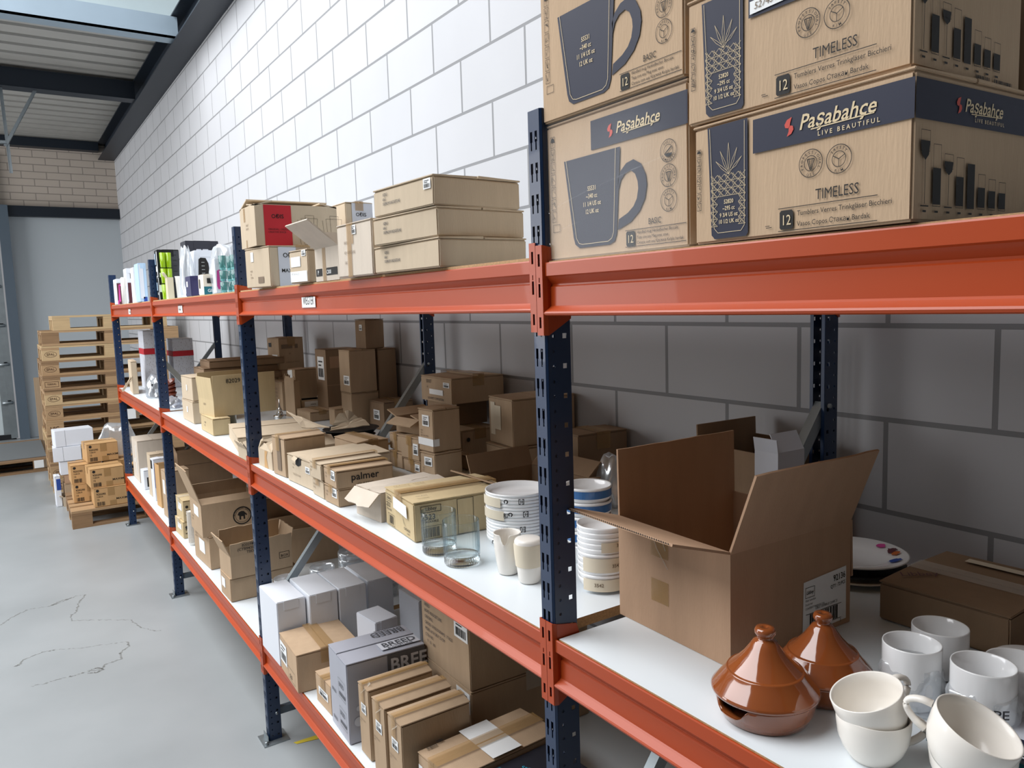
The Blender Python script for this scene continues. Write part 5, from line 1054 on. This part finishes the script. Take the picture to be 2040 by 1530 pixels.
t = pallet('grey worn pallet lying alone on the floor left of the tall stack', -1.60, 8.74, 0, 0, ('wood2', 'wood2'), '', 1.19, .8, .144, marks=False)
mb = MB(); mb.box(-1.60, 8.86, .145, -.42, 10.2, .150); mat('sheetgrey', '#777b7d', .6); tag(mb.build('grey_sheet', 'sheetgrey', None), 'grey sheet covering the lone floor pallet by the loading door', 'sheet')
pallet('worn pallet under the far half of the grey sheet', -1.60, 9.56, 0, 0, ('wood2', 'wood2'), '', 1.19, .8, .144, marks=False)
t = thing('delivery_note', 'white delivery note on the corner of the lone floor pallet', 'paper', (-.545, 8.730, .045)); mb = MB(); mb.box(0, 0, 0, .12, .002, .085); mb.build('sheet', 'paper', t); mb = MB(); mb.box(.09, -.001, .0, .12, -.0002, .085); mb.build('barcode_strip', 'faint', t)
mb = MB(); mb.box(-.43, 10.28, 0, -.16, 10.34, .925); tag(mb.build('cardboard_sheet', 'k', None), 'tall brown folded cardboard leaning behind the pallet stack', 'cardboard')
mb = MB(); mb.box(-.36, 10.5, 0, -.15, 10.7, 1.10); tag(mb.build('grey_bin', 'steel_pale', None), 'grey bin standing behind the tall brown cardboard', 'bin')
# MAXIM cartons on the front pallet
def maxim(label, x, y, z, a, lx=.245, ly=.26, h=.155):
    t = carton(label, x, y, z, a, lx, ly, h, 'kc', 'x', 'tape', rag=1.5); 
    d = D(t, 'n'); d.disc(.028, h-.022, .011); d.text('920290', .018, h-.058, .016, 'l', 1); d.text('TUMBLER', .018, h-.075, .008, 'l', 1); d.text('12', .018, h-.100, .013, 'l', 1); d.barcode(.02, .010, .075, .042); d.text('MAXIM', lx-.088, .045, .016, 'l', 1, 1.2); d.done('ink')
    d = D(t, 'n'); d.rect(.10, h-.070, .150, h-.002); d.rect(.11, .002, .16, .045); d.done('tape', 'packing_tape'); return t
P0 = .145
maxim('MAXIM carton at the front of the bottom layer on the pallet', -.222, 5.875, P0, 0); maxim('MAXIM carton on the second layer with a slightly open lid', -.235, 5.885, P0+.156, 3)
maxim('single topmost MAXIM carton on the pile', -.222, 6.17, P0+.317, 4, .235, .25); maxim('MAXIM carton in the bottom layer at the pallet left rear', -.345, 6.16, P0, 0, .22, .24); maxim('MAXIM carton in the second layer at the pallet left rear', -.350, 6.17, P0+.156, 1, .23, .24)
maxim('MAXIM carton of the bottom layer partly behind the last blue post', .045, 5.88, P0, 0); maxim('MAXIM carton of the second layer partly behind the last blue post', .050, 5.90, P0+.156, -1)
maxim('MAXIM carton of the bottom layer beneath the bottom shelf end', .31, 5.89, P0, 0); maxim('MAXIM carton supporting the topmost carton at the rear', -.105, 6.175, P0, 0, .25, .25); maxim('MAXIM carton of the second layer under the topmost carton', -.105, 6.18, P0+.156, 0, .25, .25)
bag('plastic_bag', 'large clear plastic bag slumped behind the topmost MAXIM carton', .06, 6.56, P0+.0, .20, .10, .56, 'film', 51, top=.6)
# white cartons piled in front of the pallet stack
t = open_carton('beige open carton on the floor under the small white cartons', -.395, 6.76, 0, 0, .20, .22, .085, 'kl', {'a': (30, .03)})
t = carton('small brown carton in the pile between pallets', -.375, 6.765, .090, 2, .16, .18, .110, 'k', 'y', None)
t = carton('small blue and white carton beside the small brown carton', -.445, 6.79, 0, 2, .045, .12, .275, 'white', 'y', None); d = D(t, 'n'); d.rect(.012, .15, .045, .25); d.done('blue_ink', 'blue_print', 'blue print')
t = carton('small brown filler carton under the white cartons', -.370, 6.77, .201, 0, .14, .15, .080, 'kd', 'y', None)
plain('small white carton lowest of the white ones by the pallet stack', -.395, 6.77, .282, 0, .125, .17, .120, 'white', name='white_box', lid=False)
for lb, x, z, w_, h, a in (('wide white carton in the middle of the white pile', -.440, .404, .22, .128, -2), ('wide white carton on top of the white pile', -.412, .534, .30, .145, 5)):
    t = plain(lb, x, 6.765, z, a, w_, .19, h, 'white', name='white_box', lid=False); d = D(t, 'n'); d.line([(.080, 0), (.078, h)], .0015); d.done('darkgrey')
# floor bits
mb = MB(); mb.add([(.075, 1.840, .0012), (.083, 1.822, .0012), (.166, 1.806, .0012), (.164, 1.836, .0012)], [(0, 1, 2, 3)]); o = mb.build('yellow_tape', 'yellow', None, fixn=False); solid(o, .001, 0); tag(o, 'short yellow tape strip lying on the floor beside the second post foot', 'tape')
